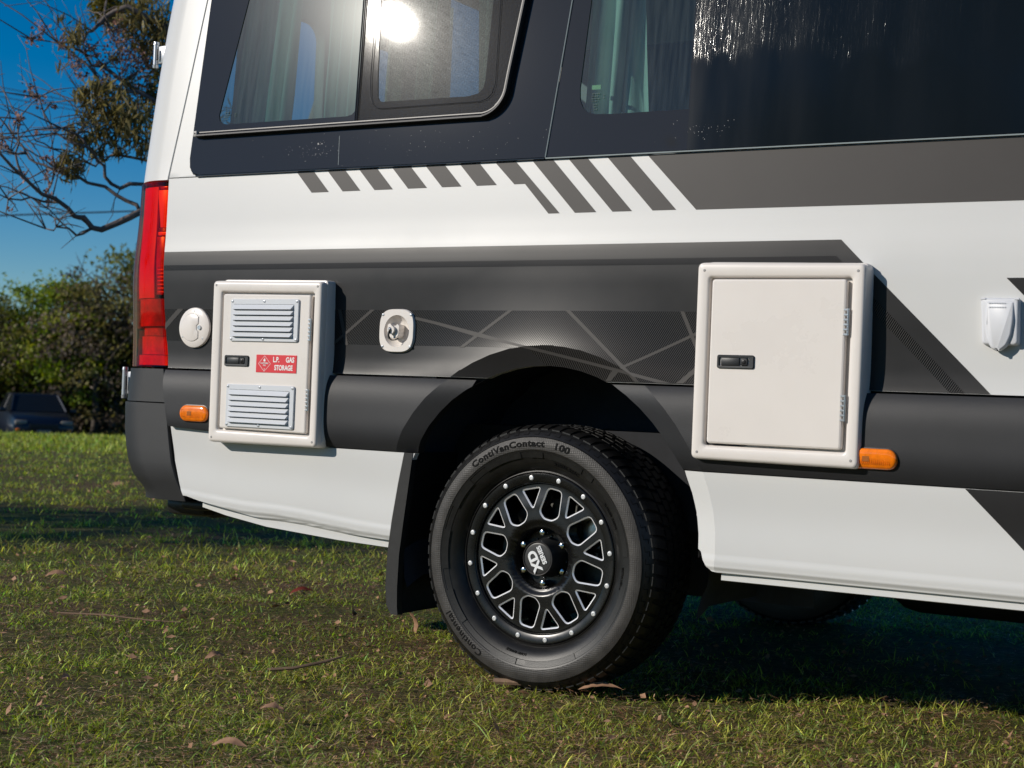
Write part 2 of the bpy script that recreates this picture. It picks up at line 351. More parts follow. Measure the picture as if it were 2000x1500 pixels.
# ---- the side of the body: y (depth, + = into the van) as a function of x (along the van) and z (up)
ACX, ACZ, ARO, ARC = 0.012, 0.410, 0.438, 0.490      # wheel arch centre, opening radius, crease radius
def _tab(t, z):
    if z <= t[0][0]: return t[0][1]
    for (a, va), (b, vb) in zip(t, t[1:]):
        if z <= b:
            s = (z - a) / (b - a); s = s * s * (3 - 2 * s)
            return va + (vb - va) * s
    return t[-1][1]
_SL = [(.805, .20), (.830, .10), (.87, .0), (.95, -.035), (1.05, -.02), (1.095, .03), (1.135, .095), (1.17, .140), (1.205, .115), (1.26, .085), (1.40, .09)]
_YM = {}
def _ymain(z):
    k = int(z * 1000)
    if not _YM:
        y = .010
        for i in range(790, 1431):
            _YM[i] = y; y += _tab(_SL, (i + .5) / 1000) * .001
    k = max(790, min(1429, k)); f = min(1, max(0, z * 1000 - k))
    return _YM[k] * (1 - f) + _YM[k + 1] * f
_MO = [(.590, .012), (.606, .004), (.632, -.012), (.70, -.021), (.765, -.014), (.795, -.002), (.812, .012)]
_SK = [(.340, .060), (.352, .034), (.366, .014), (.380, .0065), (.392, .0055), (.410, .0075), (.50, .011), (.60, .006), (.62, .004)]
def arch(x, z, amp, inside):
    r = ((x - ACX) ** 2 + (z - ACZ) ** 2) ** .5
    if inside: return -amp + (ARC - r) * .36
    return -amp * max(0.0, 1 - (r - ARC) / .22) ** 2
def S_main(x, z, ins=False): return _ymain(z) + arch(x, z, .022, ins)
def S_mould(x, z, ins=False): return .008 - .026 * max(0., 1 - abs((z - .7065) / .106) ** 3.4) + arch(x, z, .004, ins)
def S_skirt(x, z, ins=False):
    if x < -.44: z = z - _tab([(-1.3, .052), (-.9, .028), (-.44, 0)], x)
    return _tab(_SK, z) + arch(x, z, .004, ins)
GZ, GT = 1.386, .1200
def S_glass(x, z, ins=False): return .040 + (z - GZ) * GT
def _in(poly, x, z):
    c = False; n = len(poly)
    for i in range(n):
        (x1, z1), (x2, z2) = poly[i - 1], poly[i]
        if (z1 > z) != (z2 > z) and x < (x2 - x1) * (z - z1) / (z2 - z1) + x1: c = not c
    return c
def patch(name, outline, S, m, parent, off=0., holes=(), dx=.04, dz=.01, rim=0., circ=True, opening=True, **props):
    """a panel cut to an outline (x,z) and laid on the body surface y = S(x,z)"""
    loops = [list(outline)] + [list(h) for h in holes]
    tris = tessellate_polygon([[Vector((a, b, 0)) for a, b in l] for l in loops]); flat = [p for l in loops for p in l]
    bm = bmesh.new(); vs = [bm.verts.new((a, 0, b)) for a, b in flat]
    for t in tris:
        try: bm.faces.new([vs[i] for i in t])
        except ValueError: pass
    xs = [p[0] for p in flat]; zs = [p[1] for p in flat]
    def cut(p, nrm, near=None):
        if near is None: g = bm.verts[:] + bm.edges[:] + bm.faces[:]
        else:
            fs = [f for f in bm.faces if near(f)]; es = {e for f in fs for e in f.edges}; v_ = {v for f in fs for v in f.verts}; g = list(v_) + list(es) + fs
        if g: bmesh.ops.bisect_plane(bm, geom=g, plane_co=p, plane_no=nrm, dist=1e-6)
    x0, x1, z0, z1 = min(xs), max(xs), min(zs), max(zs)
    k = math.ceil(x0 / dx)
    while k * dx < x1:
        if k * dx < 1.5 or abs((k * dx) % .24) < dx: cut((k * dx, 0, 0), (1, 0, 0))
        k += 1
    k = math.ceil(z0 / dz)
    while k * dz < z1: cut((0, 0, k * dz), (0, 0, 1)); k += 1
    near_arch = circ and x0 < ACX + ARC and x1 > ACX - ARC and z0 < ACZ + ARC
    if near_arch:
        for rad in (ARC, ARO):
            n = 40
            for i in range(n):
                a, b = R(-130 + 260 * i / n), R(-130 + 260 * (i + 1) / n)
                A = Vector((ACX + rad * math.sin(a), 0, ACZ + rad * math.cos(a))); B = Vector((ACX + rad * math.sin(b), 0, ACZ + rad * math.cos(b)))
                mid = (A + B) / 2; d = (B - A); L = d.length / 2; nn = Vector((d.z, 0, -d.x)).normalized()
                if mid.x < x0 - .06 or mid.x > x1 + .06 or mid.z < z0 - .06 or mid.z > z1 + .06: continue
                cut(A, nn, lambda f: (f.calc_center_median() - mid).length < L + dx * .75 + dz)
        if opening:
            kill = [f for f in bm.faces if (lambda c: math.hypot(c.x - ACX, c.z - ACZ) < ARO - .0008 or (c.z < ACZ and abs(c.x - ACX) < ARO - .001 and c.z > .2 and opening == 2))(f.calc_center_median())]
            bmesh.ops.delete(bm, geom=kill, context='FACES')
    bm.verts.index_update(); V = []; idx = {}; Fa = []; N = []
    for v in bm.verts:
        r = math.hypot(v.co.x - ACX, v.co.z - ACZ)
        ins = near_arch and r < ARC + 2e-5
        V.append((v.co.x, S(v.co.x, v.co.z, ins) + off, v.co.z)); idx[v] = len(V) - 1
    h = 4e-4
    for f in bm.faces:
        c = f.calc_center_median(); ins = near_arch and math.hypot(c.x - ACX, c.z - ACZ) < ARC - 2e-5
        f.normal_update(); vl = list(f.verts)
        if f.normal.y > 0: vl = vl[::-1]
        Fa.append([idx[v] for v in vl])
        for v in vl:
            x, z = v.co.x, v.co.z
            gx = (S(x + h, z, ins) - S(x - h, z, ins)) / (2 * h); gz = (S(x, z + h, ins) - S(x, z - h, ins)) / (2 * h)
            N.append(Vector((gx, -1, gz)).normalized())
    if rim:
        bmap = {}
        for e in bm.edges:
            if len(e.link_faces) == 1:
                a, b = e.verts; f = e.link_faces[0]; vl = list(f.verts)
                if f.normal.y > 0: vl = vl[::-1]
                i = vl.index(a)
                if vl[(i + 1) % len(vl)] is not b: a, b = b, a
                q = []
                for v in (b, a):
                    q.append(idx[v])
                r_ = []
                for v in (a, b):
                    if v not in bmap: p = V[idx[v]]; V.append((p[0], p[1] + rim, p[2])); bmap[v] = len(V) - 1
                    r_.append(bmap[v])
                Fa.append(q + r_)
                p0, p1, p2 = Vector(V[q[0]]), Vector(V[q[1]]), Vector(V[r_[0]]); nn = (p1 - p0).cross(p2 - p1)
                nn = nn.normalized() if nn.length > 0 else Vector((0, -1, 0)); N += [nn] * 4
    bm.free(); me = bpy.data.meshes.new(name); me.from_pydata(V, [], Fa); me.update(); me.shade_smooth(); me.normals_split_custom_set([tuple(n) for n in N])
    return link(name, me, m, parent, **props)

# ================================================================== GROUND
def terrain(x, y):
    r = math.hypot(x - 1, y + 2); z = .011
    if r > 11: z -= .0195 * (min(r, 36) - 11)
    if r > 34: t = min(1, (r - 34) / 12); z -= .75 * t * t * (3 - 2 * t)
    return z
gm = bpy.data.materials.new('grassy_soil'); gm.use_nodes = True; gn = gm.node_tree; gb = gn.nodes['Principled BSDF']; gb.inputs['Roughness'].default_value = .95; gb.inputs['Specular IOR Level'].default_value = .15
tc = node(gn, 'ShaderNodeTexCoord'); n1 = node(gn, 'ShaderNodeTexNoise'); n1.inputs['Scale'].default_value = 1.3; n1.inputs['Detail'].default_value = 9; n1.inputs['Roughness'].default_value = .75
n2 = node(gn, 'ShaderNodeTexNoise'); n2.inputs['Scale'].default_value = 45; n2.inputs['Detail'].default_value = 6; n2.inputs['Roughness'].default_value = .7
for q in (n1, n2): gn.links.new(tc.outputs['Object'], q.inputs['Vector'])
c1 = node(gn, 'ShaderNodeValToRGB'); e = c1.color_ramp.elements; e[0].position = .40; e[0].color = (.11, .14, .03, 1); e[1].position = .60; e[1].color = (.16, .115, .06, 1)
c2 = node(gn, 'ShaderNodeValToRGB'); e = c2.color_ramp.elements; e[0].position = .35; e[0].color = (.35, .33, .30, 1); e[1].position = .7; e[1].color = (1.5, 1.45, 1.35, 1)
mm = node(gn, 'ShaderNodeMix', data_type='RGBA', blend_type='MULTIPLY'); mm.inputs[0].default_value = 1
gn.links.new(n1.outputs[0], c1.inputs[0]); gn.links.new(n2.outputs[0], c2.inputs[0]); gn.links.new(c1.outputs[0], mm.inputs[6]); gn.links.new(c2.outputs[0], mm.inputs[7]); gn.links.new(mm.outputs[2], gb.inputs['Base Color'])
bp = node(gn, 'ShaderNodeBump'); bp.inputs['Strength'].default_value = 1; bp.inputs['Distance'].default_value = .03; gn.links.new(n2.outputs[0], bp.inputs['Height']); gn.links.new(bp.outputs[0], gb.inputs['Normal'])
def ground():
    rs = [0, 2, 4, 6, 8, 11, 14, 18, 22, 26, 30, 33, 36, 39, 42, 46, 52, 60, 80, 120, 200, 400, 900]; n = 96; v = [(1, -2, 0)]; f = []
    for r in rs[1:]:
        for i in range(n):
            a = 2 * math.pi * i / n; x, y = 1 + r * math.cos(a), -2 + r * math.sin(a); v.append((x, y, terrain(x, y)))
    for i in range(n): f.append((0, 1 + i, 1 + (i + 1) % n))
    for k in range(len(rs) - 2):
        for i in range(n): a, b = 1 + k * n + i, 1 + k * n + (i + 1) % n; f.append((a, a + n, b + n, b))
    link('ground', pymesh(v, f, True, 180), gm, kind='structure')
ground()

# ================================================================== THE VAN
van = empty('campervan', (0, 0, 0), 'white campervan with charcoal graphics parked on the grass, seen around its rear wheel', 'campervan')
XF = 4.45
SK_L = [(-1.263, .640), (-1.2437, .5362), (-1.213, .4533), (-1.2025, .4365)]
HOLE = [(-.4590 + .0435 * math.cos(2 * math.pi * i / 24), .9305 + .0455 * math.sin(2 * math.pi * i / 24)) for i in range(24)]
# white upper side panel (full side sheet, wheel arch cut out)
patch('side_panel', [(-1.2905, .8110), (-1.305, .90), (-1.317, .99), (-1.331, 1.1774), (-1.345, 1.3813), (XF, 1.3813), (XF, .8110)], S_main, M['white'], van, rim=.02, holes=[HOLE])
# part of the panel beside and above the glass : rear pillar strip
patch('rear_pillar', [(-1.345, 1.3842), (-1.3150, 1.62), (-1.2793, 1.919), (-1.235, 2.30), (-1.10, 2.30), (-1.2632, 1.929), (-1.2690, 1.44), (-1.262, 1.405), (-1.250, 1.3905), (-1.225, 1.3842)], lambda x, z, i=False: S_glass(x, z) + .003 if z > 1.386 else S_glass(x, 1.386) + .003, M['white'], van, rim=.02, circ=False, dx=.1, dz=.05)
patch('charcoal_film', [(-1.2899, .8116), (-1.3045, .90), (-1.3165, .99), (-1.3295, 1.1575), (.7803, 1.1585), (1.1369, .8116)], S_main, M['graywrap'], van, off=-.0006, holes=[HOLE])
patch('charcoal_film', [(.2530, 1.3805), (3.2, 1.3805), (3.2, 1.2370), (.4055, 1.2390), (.2620, 1.3805)], S_main, M['graystripe'], van, off=-.0006, circ=False)
patch('charcoal_film', [(1.1615, 1.0676), (3.2, 1.0676), (3.2, .8116), (1.4185, .8116)], S_main, M['graywrap'], van, off=-.0006, circ=False)
def stripe(x0, x1, zt, zb, extra=None):
    k = .0652 / .0670 if zb > 1.3 else .1462 / .149
    d = (zt - zb) * .99
    patch('graphic_stripe', [(x0, zt), (x1, zt), (x1 + d, zb), (x0 + d, zb)], S_main, M['graystripe'], van, off=-.0006, circ=False, dx=.1)
for i, (a, b) in enumerate([(-.8525, -.7914), (-.7426, -.6810), (-.6325, -.5705), (-.5193, -.4572), (-.4080, -.3460), (-.2970, -.2350)]): stripe(a, b, 1.3808, 1.3205)
patch('graphic_stripe', [(-.1856, 1.3808), (-.1224, 1.3808), (.0225, 1.2402), (-.0108, 1.2402), (-.0890, 1.3205), (-.1213, 1.3205)], S_main, M['graystripe'], van, off=-.0006, circ=False, dx=.1)
for a, b in [(-.0720, -.0100), (.0360, .0910), (.1480, .2125)]: stripe(a, b, 1.3808, 1.2402)
# carbon look strips and thin lines
CB = M['carbon']
patch('carbon_strip', [(-1.3245, 1.1170), (.7710, 1.1205), (.7880, 1.1045), (-1.3230, 1.1015)], S_main, CB, van, off=-.0012)
patch('carbon_strip', [(.55, 1.1200 - .2), (.8000, 1.0870), (1.0802, .8120), (1.046, .8120), (.78, 1.0720)][1:], S_main, CB, van, off=-.0012)
patch('carbon_strip', [(-1.3150, .9865), (.4700, .9890), (.4700, .8120), (-.10, .8120), (-.02, .835), (.0085, .8475), (.0044, .8511), (-.037, .8905), (-.0722, .8925), (-.300, .8925), (-.4150, .8925)] + [(-.4590 + .0435 * math.cos(R(a)), .9305 + .0455 * math.sin(R(a))) for a in (-50, -35, -20, 0, 20, 40, 60, 80, 90, 100, 120, 140, 160, 180, 200, 215, 230)] + [(-.5030, .8925), (-1.3045, .8925)], S_main, CB, van, off=-.0012)
LN = [[(-.6658, .9885), (-.6539, .9885), (-.6270, .8900), (-.6391, .8900)], [(-.5532, .9885), (-.5393, .9885), (-.6751, .8900), (-.6885, .8900)],
      [(-.4330, .9760), (-.3368, .9580), (-.1919, .9288), (-.0900, .9065), (-.0320, .8955), (.2327, .8430), (.3703, .8135), (.3330, .8135), (.2327, .8350), (-.0406, .8895), (-.0890, .9000), (-.2063, .9203), (-.3363, .9500), (-.4330, .9680)],
      [(-.1080, .9885), (-.0933, .9885), (-.2370, .8905), (-.2520, .8905)], [(.0629, .9902), (.0765, .9902), (.2885, .8135), (.2745, .8135)],
      [(.4780, .9640), (.4780, .9560), (.2330, .8430), (.2320, .8500)], [(.3808, .9893), (.3915, .9893), (.4500, .8640), (.4400, .8640)],
      [(.4800, .9050), (.4800, .8930), (.4010, .8135), (.3830, .8135)], [(.2080, .8410), (.2273, .8375), (.2003, .8135), (.1840, .8135)], [(-1.2623, .9870), (-1.2400, .9870), (-1.3110, .9240), (-1.3110, .9440)]]
for l in LN: patch('graphic_line', l, S_main, M['line'], van, off=-.0018, dx=.02)

# grey mouldings
MB_Z = [(-1.2520, .6389), (-1.0981, .6314), (-.88, .618), (-.6628, .6063), (-.3758, .6057)]
patch('side_moulding', [(-1.2895, .8050), (-1.2700, .7109), (-1.2570, .6389)] + MB_Z[1:] + [(-.30, .6060), (-.2, .8050)], S_mould, M['mould'], van, rim=.03)
patch('side_moulding', [(.2, .8055), (.38, .6050), (XF, .6050), (XF, .8055)], S_mould, M['mould'], van, rim=.03)
# white skirts
patch('rear_skirt', SK_L + [(-1.19, .4360), (-1.1445, .4260), (-.8972, .3860), (-.64, .3700), (-.44, .3640), (-.4180, .45), (-.4010, .55), (-.3760, .6035), (-.6628, .6035), (-.88, .6155), (-1.0981, .6290), (-1.2520, .6370)], S_skirt, M['white'], van, rim=.02, circ=False, dz=.005)
patch('side_skirt', [(.30, .6025), (.36, .4800), (.4580, .4100), (.4660, .3900), (.4760, .3760), (.4900, .3660), (.5066, .3640), (XF, .3640), (XF, .6025)], S_skirt, M['white'], van, rim=.02, dz=.005)
patch('charcoal_film', [(1.0909, .6020), (1.3370, .3645), (3.2, .3645), (3.2, .6020)], S_skirt, M['graywrap'], van, off=-.0006, circ=False, dz=.005)
# folded seam flange under the skirts
def strip3(name, path, prof, m, parent, **kw):
    """sweep profile (dy,dz) along path [(x,y,z)]"""
    loops = [[(x, y + a, z + b) for a, b in prof] for x, y, z in path]; v, f = loft(loops, cap=True); return link(name, pymesh(v, f, True, 30), m, parent, **kw)
pf = [(-.002, .002), (.004, .001), (.004, -.025), (.001, -.0265), (-.0015, -.025), (-.0005, -.010)]
strip3('skirt_flange', [(-1.145, .030, .431), (-1.05, .028, .413), (-.8972, .026, .392), (-.64, .024, .375), (-.452, .024, .368)], pf, M['white'], van)
strip3('skirt_flange', [(.512, .024, .371), (.9, .024, .371), (XF, .024, .371)], pf, M['white'], van)

# glass side: border, clear panes
def gmap(q, d=0.): return [(x, S_glass(x, z) + d, z) for x, z in q]
ZT = 2.12
def corner_path(pts, r): return pts
g1 = [(-1.2632, 1.929), (-1.2690, 1.44), (-1.2640, 1.412), (-1.2500, 1.395), (-1.2255, 1.3885), (-.0336, 1.3885), (.0250, ZT), (-1.235, ZT)]
c1 = [(-1.174, 1.5669), (-1.1690, 1.5500), (-1.1580, 1.5410), (-1.1413, 1.5371), (-.6956, 1.5355), (-.6780, 1.5400), (-.6690, 1.5500), (-.6663, 1.575), (-.6790, 2.05), (-1.09, 2.05)]
c2 = [(-.6029, 1.643), (-.5950, 1.5850), (-.5890, 1.5740), (-.5805, 1.5698), (-.2942, 1.5670), (-.2620, 1.5730), (-.2480, 1.5860), (-.2438, 1.6061), (-.2460, 2.05), (-.64, 2.05)]
g2 = [(-.0300, 1.3885), (.3690, 1.3885), (.3500, ZT), (.0288, ZT)]
c3 = [(.0494, 1.5655), (.0530, 1.5350), (.0640, 1.5130), (.0790, 1.5010), (.1020, 1.4945), (.1571, 1.4920), (.3635, 1.4920), (.3475, 2.05), (.066, 2.05)]
g3 = [(.3690, 1.3885), (XF, 1.3885), (XF, ZT), (.3500, ZT)]
wp = dict(circ=False, dx=.5, dz=.5)
patch('rear_window_surround', g1, S_glass, M['ceramic'], van, holes=[c1, c2], rim=.005, **wp)
patch('middle_window_surround', g2, S_glass, M['ceramic'], van, holes=[c3], rim=.005, **wp)
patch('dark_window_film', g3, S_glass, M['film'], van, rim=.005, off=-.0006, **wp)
patch('window_pane', inset(c1, -.006), S_glass, M['glass'], van, off=.0022, **wp)
patch('window_pane', inset(c2, -.006), S_glass, M['glass_s'], van, off=.0022, **wp)
patch('window_pane', inset(c3, -.006), S_glass, M['glass3'], van, off=.0022, **wp)
# belt moulding line below glass + seam lines
strip3('window_sill_seal', [(-1.232, S_glass(0, 1.384) - .0035, 1.3845), (-.0318, S_glass(0, 1.384) - .0035, 1.3845)], [(0, -.0022), (-.003, -.0015), (-.003, .0015), (0, .0022), (.004, 0)], M['ceramic'], van)
strip3('window_sill_seal', [(-.0290, S_glass(0, 1.384) - .0035, 1.3845), (XF, S_glass(0, 1.384) - .0035, 1.3845)], [(0, -.0022), (-.003, -.0015), (-.003, .0015), (0, .0022), (.004, 0)], M['seam'], van)
v, f = tube([(-.0318, S_glass(0, 1.387) - .0015, 1.387), (.0270, S_glass(0, ZT) - .0015, ZT)], .0018, 6); link('glass_joint', pymesh(v, f), M['seam'], van)
patch('bird_dropping', [(-.714, 1.4800), (-.7128, 1.4800), (-.7052, 1.3960), (-.7064, 1.3960)], S_glass, M['seam'], van, off=-.0005, **wp)
def specks(cx, cz, n, sx, sz, S, name='dirt_specks', smax=.0035, kind='stuff'):
    V = []; F_ = []
    for _ in range(n):
        x, z = cx + rnd.gauss(0, sx), cz + rnd.gauss(0, sz); s = rnd.uniform(.0006, smax) * rnd.random(); k = len(V)
        for a in range(5): t = a * 1.2566 + rnd.random() * .5; V.append((x + s * math.cos(t), S(x, z) - .0007, z + s * math.sin(t) * 1.3))
        F_.append(tuple(range(k + 4, k - 1, -1)))
    link(name, pymesh(V, F_, False), M['alu_grey'], van, kind=kind)
specks(-.775, 1.464, 9, .010, .006, S_glass, smax=.004); specks(-.80, 1.440, 45, .045, .010, S_glass, smax=.0014); specks(.41, 1.44, 45, .05, .012, S_glass, smax=.0013); specks(-.5, 1.44, 110, .3, .025, S_glass, smax=.0011)

# sliding window frame with track, swept round its corner
def sweep_frame(name, pts, prof, m, parent):
    """pts (x,z) on the glass, prof (across,out): across = to the right of travel (outside), out = towards the viewer"""
    P = [Vector((x, z)) for x, z in pts]; loops = []
    for i, p in enumerate(P):
        d1 = (p - P[i - 1]).normalized() if i else (P[1] - p).normalized(); d2 = (P[i + 1] - p).normalized() if i < len(P) - 1 else d1
        d = (d1 + d2).normalized(); nrm = Vector((d.y, -d.x)); k = 1 / max(.5, nrm.dot(Vector((d1.y, -d1.x))))
        loops.append([(p.x + nrm.x * a * k, S_glass(0, p.y + nrm.y * a * k) - o, p.y + nrm.y * a * k) for a, o in prof])
    v, f = loft(loops, cap=True); return link(name, pymesh(v, f, True, 30), m, parent)
fr = [(-1.238, 1.5135), (-.66, 1.5140), (-.235, 1.5140)]
cx, cz, rr = -.243, 1.585, .071
for i in range(1, 13):
    a = R(-90 + 84 * i / 12); fr.append((cx + rr * math.cos(a), cz + rr * math.sin(a)))
fr += [(-.1680, 1.62), (-.1430, 1.82), (-.1080, ZT)]
prof = [(-.006, 0), (-.006, .007), (-.004, .010), (-.001, .010), (-.001, .005), (.001, .005), (.001, .012), (.0035, .014), (.0035, .009), (.0055, .009), (.0055, .019), (.010, .020), (.0115, .017), (.0115, 0)]
sweep_frame('sliding_window_frame', fr, prof, M['alu'], van)
sweep_frame('frame_bead', [(x - .0035 if x > -.2 else x, z + .0035) for x, z in fr], [(-.0012, .006), (-.0012, .0085), (.0002, .0085), (.0002, .006)], M['alu_grey'], van)
link('track_end_cap', tomesh(rbox((-1.246, S_glass(0, 1.511) - .008, 1.5115), (.014, .018, .017), .002), angle=30), M['alu_grey'], van)
screwhead(.0025, van, (-1.246, S_glass(0, 1.511) - .0172, 1.5125), 'black')
# screen and its rings
sc_o = [(-.6583, 1.5190), (-.245, 1.5190)] + [(cx + .066 * math.cos(R(-90 + 84 * i / 8)), cz + .066 * math.sin(R(-90 + 84 * i / 8))) for i in range(1, 9)] + [(-.1470, 1.82), (-.113, ZT), (-.689, ZT)]
patch('insect_screen', sc_o, S_glass, M['screen'], van, off=-.0035, **wp)
ring = [(-.6450, ZT), (-.6243, 1.6445), (-.6170, 1.5850), (-.6080, 1.5650), (-.5930, 1.5540), (-.5777, 1.5500), (-.2495, 1.5500), (-.2290, 1.5570), (-.2150, 1.5700), (-.2091, 1.5950), (-.2150, 1.72), (-.232, ZT)]
v, f = tube([p for p in gmap(ring, -.0045)], .0010, 6); link('screen_spline', pymesh(v, f), M['mould'], van)
for k, (a, b) in enumerate([((-.6625, 1.5190), (-.6925, ZT)), ((-.6560, 1.5190), (-.6860, ZT))]):
    v, f = tube([p for p in gmap([a, b], -.004)], .0022, 6); link('window_divider', pymesh(v, f), M['alu'] if k else M['ceramic'], van)
# etched marks and sticker
def marks(x, z, rows, wd, S, name='glass_marking'):
    bm = bmesh.new()
    for r_ in range(rows):
        xx = x - wd / 2 + rnd.random() * wd * .2; 
        while xx < x + wd / 2 - rnd.random() * wd * .25:
            l = rnd.uniform(.0015, .004); rbox((xx + l / 2, S(xx, z - r_ * .0065) - .0008, z - r_ * .0065), (l, .0003, rnd.uniform(.0018, .0035)), 0, bm=bm); xx += l + .0013
    link(name, tomesh(bm), M['mark'], van)
marks(-1.142, 1.572, 4, .022, S_glass); marks(-1.112, 1.567, 2, .005, S_glass)
marks(.098, 1.548, 4, .026, S_glass); marks(.098, 1.520, 3, .010, S_glass); marks(.122, 1.543, 2, .004, S_glass)
link('paper_sticker', tomesh(rbox((.095, S_glass(0, 1.566) + .0045, 1.566), (.026, .0004, .0115), 0)), M['note'], van)

# ---------------------------------------------------------------- rear corner, lamp, bumper, doors
XR = [(.40, -1.45), (.441, -1.440), (.483, -1.482), (.53, -1.505), (.60, -1.522), (.70, -1.526), (.71, -1.524), (.80, -1.515), (.85, -1.520), (1.05, -1.528), (1.27, -1.530), (1.40, -1.535), (1.7, -1.527), (1.9, -1.515), (2.3, -1.47), (2.6, -1.40)]
SEAMX = [(.40, -1.197), (.4365, -1.2055), (.4533, -1.216), (.5362, -1.2467), (.640, -1.266), (.7109, -1.276), (.8053, -1.294), (.811, -1.2950), (.90, -1.309), (.99, -1.321), (1.1774, -1.335), (1.3813, -1.350), (1.62, -1.3190), (1.919, -1.2835), (2.3, -1.239), (2.6, -1.2)]
def lin(t, z):
    if z <= t[0][0]: return t[0][1]
    for (a, va), (b, vb) in zip(t, t[1:]):
        if z <= b: return va + (vb - va) * (z - a) / (b - a)
    return t[-1][1]
def side_y(z): return S_main(-1.3, z) if .81 < z < 1.384 else (S_glass(0, z) + .003 if z >= 1.384 else .008 + max(0, .55 - z) * .12)
def corner_loft(name, zs, m, parent, out=0., y_end=.30, xo=0., bulge=0., inset_in=0., nseg=16, thick=0., zcap=True, x_extra=None, yfun=None, **kw):
    loops = []
    for z in zs:
        xr = lin(XR, z) - out + inset_in; xs_ = lin(SEAMX, z) + xo; y0 = (yfun or side_y)(z) - out + inset_in; Rr = min(.15, (xs_ - xr) * .97)
        b = bulge * math.sin(math.pi * (z - zs[0]) / max(1e-6, zs[-1] - zs[0]))
        pts = [(xs_, y0 + .018, z), (xs_, y0 + .002 - b * 0, z), (xs_ - .002, y0, z)]
        cx_, cy_ = xr + Rr, y0 + Rr
        for i in range(nseg + 1):
            a = R(90 * i / nseg); pts.append((cx_ - Rr * math.sin(a), cy_ - Rr * math.cos(a), z))
        pts.append((xr, max(cy_ + .002, y_end), z)); loops.append(pts)
    v, f = loft(loops, cap=False, closed=False)
    if zcap:
        n = len(loops[0]); k = len(v)
        for li, (L, rev) in enumerate(((loops[0], False), (loops[-1], True))):
            v.append((L[0][0] - .05, L[-1][1] * .6 + .05, L[0][2])); c_ = len(v) - 1; base = 0 if li == 0 else (len(loops) - 1) * n
            for i in range(n - 1): f.append((c_, base + i, base + i + 1) if rev else (c_, base + i + 1, base + i))
    f = [tuple(q)[::-1] for q in f]
    return link(name, pymesh(v, f, True, 40), m, parent, **kw)
def fr_(a, b, n): return [a + (b - a) * i / n for i in range(n + 1)]
corner_loft('corner_pillar', [1.378] + fr_(1.385, 2.35, 14), M['white'], van, y_end=.26)
corner_loft('corner_core', fr_(.45, 1.375, 14), M['dark'], van, inset_in=.045, xo=.01, y_end=.3)
zl = [.8125] + fr_(.818, 1.366, 18) + [1.372]
lamp = corner_loft('tail_lamp', zl, M['lens'], van, out=.004, y_end=.215, xo=-.004)
refl = mat('lamp_reflector', (.66, .007, .028), .35, var=.15, vscale=12); refl_o = mat('indicator_reflector', (.95, .17, .04), .35); refl_d = mat('lamp_inner_dark', (.40, .003, .008), .25, var=.4, vscale=40); refl_r = mat('lamp_red_inner', (.52, .004, .012), .3, var=.35, vscale=30)
def lamp_in(name, z0, z1, m, ins=.022, xo=-.006, n=6, y_end=.20, **kw): return corner_loft(name, fr_(z0, z1, n), m, lamp, inset_in=ins, xo=xo, y_end=y_end, zcap=True, **kw)
lamp_in('reflector', 1.02, 1.360, refl, .012, xo=-.045, n=12)
lamp_in('inner_housing', .935, 1.018, refl_d, .012)
lamp_in('inner_housing', .818, .848, refl_r, .010); lamp_in('inner_housing', .850, .905, refl_r, .016); lamp_in('inner_housing', .907, .933, refl_d, .020)
# indicator block + led ribs near the seam
def lampbox(z0, z1, m, name, d=.010, w=.040, x_o=-.010):
    zc = (z0 + z1) / 2; xs_ = lin(SEAMX, zc) + x_o; link(name, tomesh(rbox((xs_ - w / 2, side_y(zc) + .016 + d / 2, zc), (w, d, z1 - z0), .002), angle=30), m, lamp)
lampbox(1.235, 1.350, refl_o, 'indicator'); lampbox(1.352, 1.362, refl_d, 'inner_housing'); lampbox(1.210, 1.222, refl_o, 'indicator', w=.034)
for i in range(3): lampbox(1.224 + i * .0035, 1.2262 + i * .0035, refl_d, 'rib', .012)
lampbox(1.03, 1.206, refl_d, 'inner_housing', .004, .034)
for i in range(15): lampbox(1.036 + i * .0112, 1.041 + i * .0112, refl, 'rib', .012, .026, -.012)
corner_loft('corner_trim', [.708] + fr_(.712, .803, 5) + [.807], M['bumper'], van, out=.004, y_end=.26, xo=-.004)
zz = [.418, .424, .435, .452, .470, .49, .53, .57, .62, .66, .69, .700, .7045]
def bump_y(z): return .006 + max(0, .50 - z) * .25
corner_loft('rear_bumper', zz, M['bumper'], van, out=.006, y_end=1.0, xo=-.004, yfun=bump_y)
bb = bmesh.new()
rbox((-1.30, .42, .395), (.16, .60, .06), .02, bm=bb); rbox((-1.22, .12, .405), (.10, .10, .03), .01, bm=bb)
link('bumper_underside', tomesh(bb, angle=40), M['black'], van)
# step end under bumper (rounded dark plate)
link('tow_step', tomesh(prism(rquad([(-1.33, .470), (-1.17, .410), (-1.190, .376), (-1.230, .358), (-1.280, .366), (-1.310, .40)], .015), .17, .34, .006), angle=40), M['bumper'], van)
# rear doors with windows
dy0, dy1 = .262, 1.735
bm_ = []
def door_mesh():
    V = []; F_ = []
    h1 = [(y, z) for y, z in rrect(.33, 1.47, .93, 2.05, .06)]; h2 = [(y, z) for y, z in rrect(1.05, 1.47, 1.66, 2.05, .06)]
    out = [(dy0, .708), (dy1, .708), (dy1, 2.3), (dy0, 2.3)]
    tr = tessellate_polygon([[Vector((a, b, 0)) for a, b in l] for l in (out, h1, h2)]); fl = out + h1 + h2
    for y, z in fl: V.append((-1.515, y, z))
    for y, z in fl: V.append((-1.475, y, z))
    n = len(fl)
    for t in tr: F_.append(tuple(t)); F_.append(tuple(i + n for i in t[::-1]))
    return V, F_
v, f = door_mesh(); link('rear_door', pymesh(v, f, False), M['white'], van)
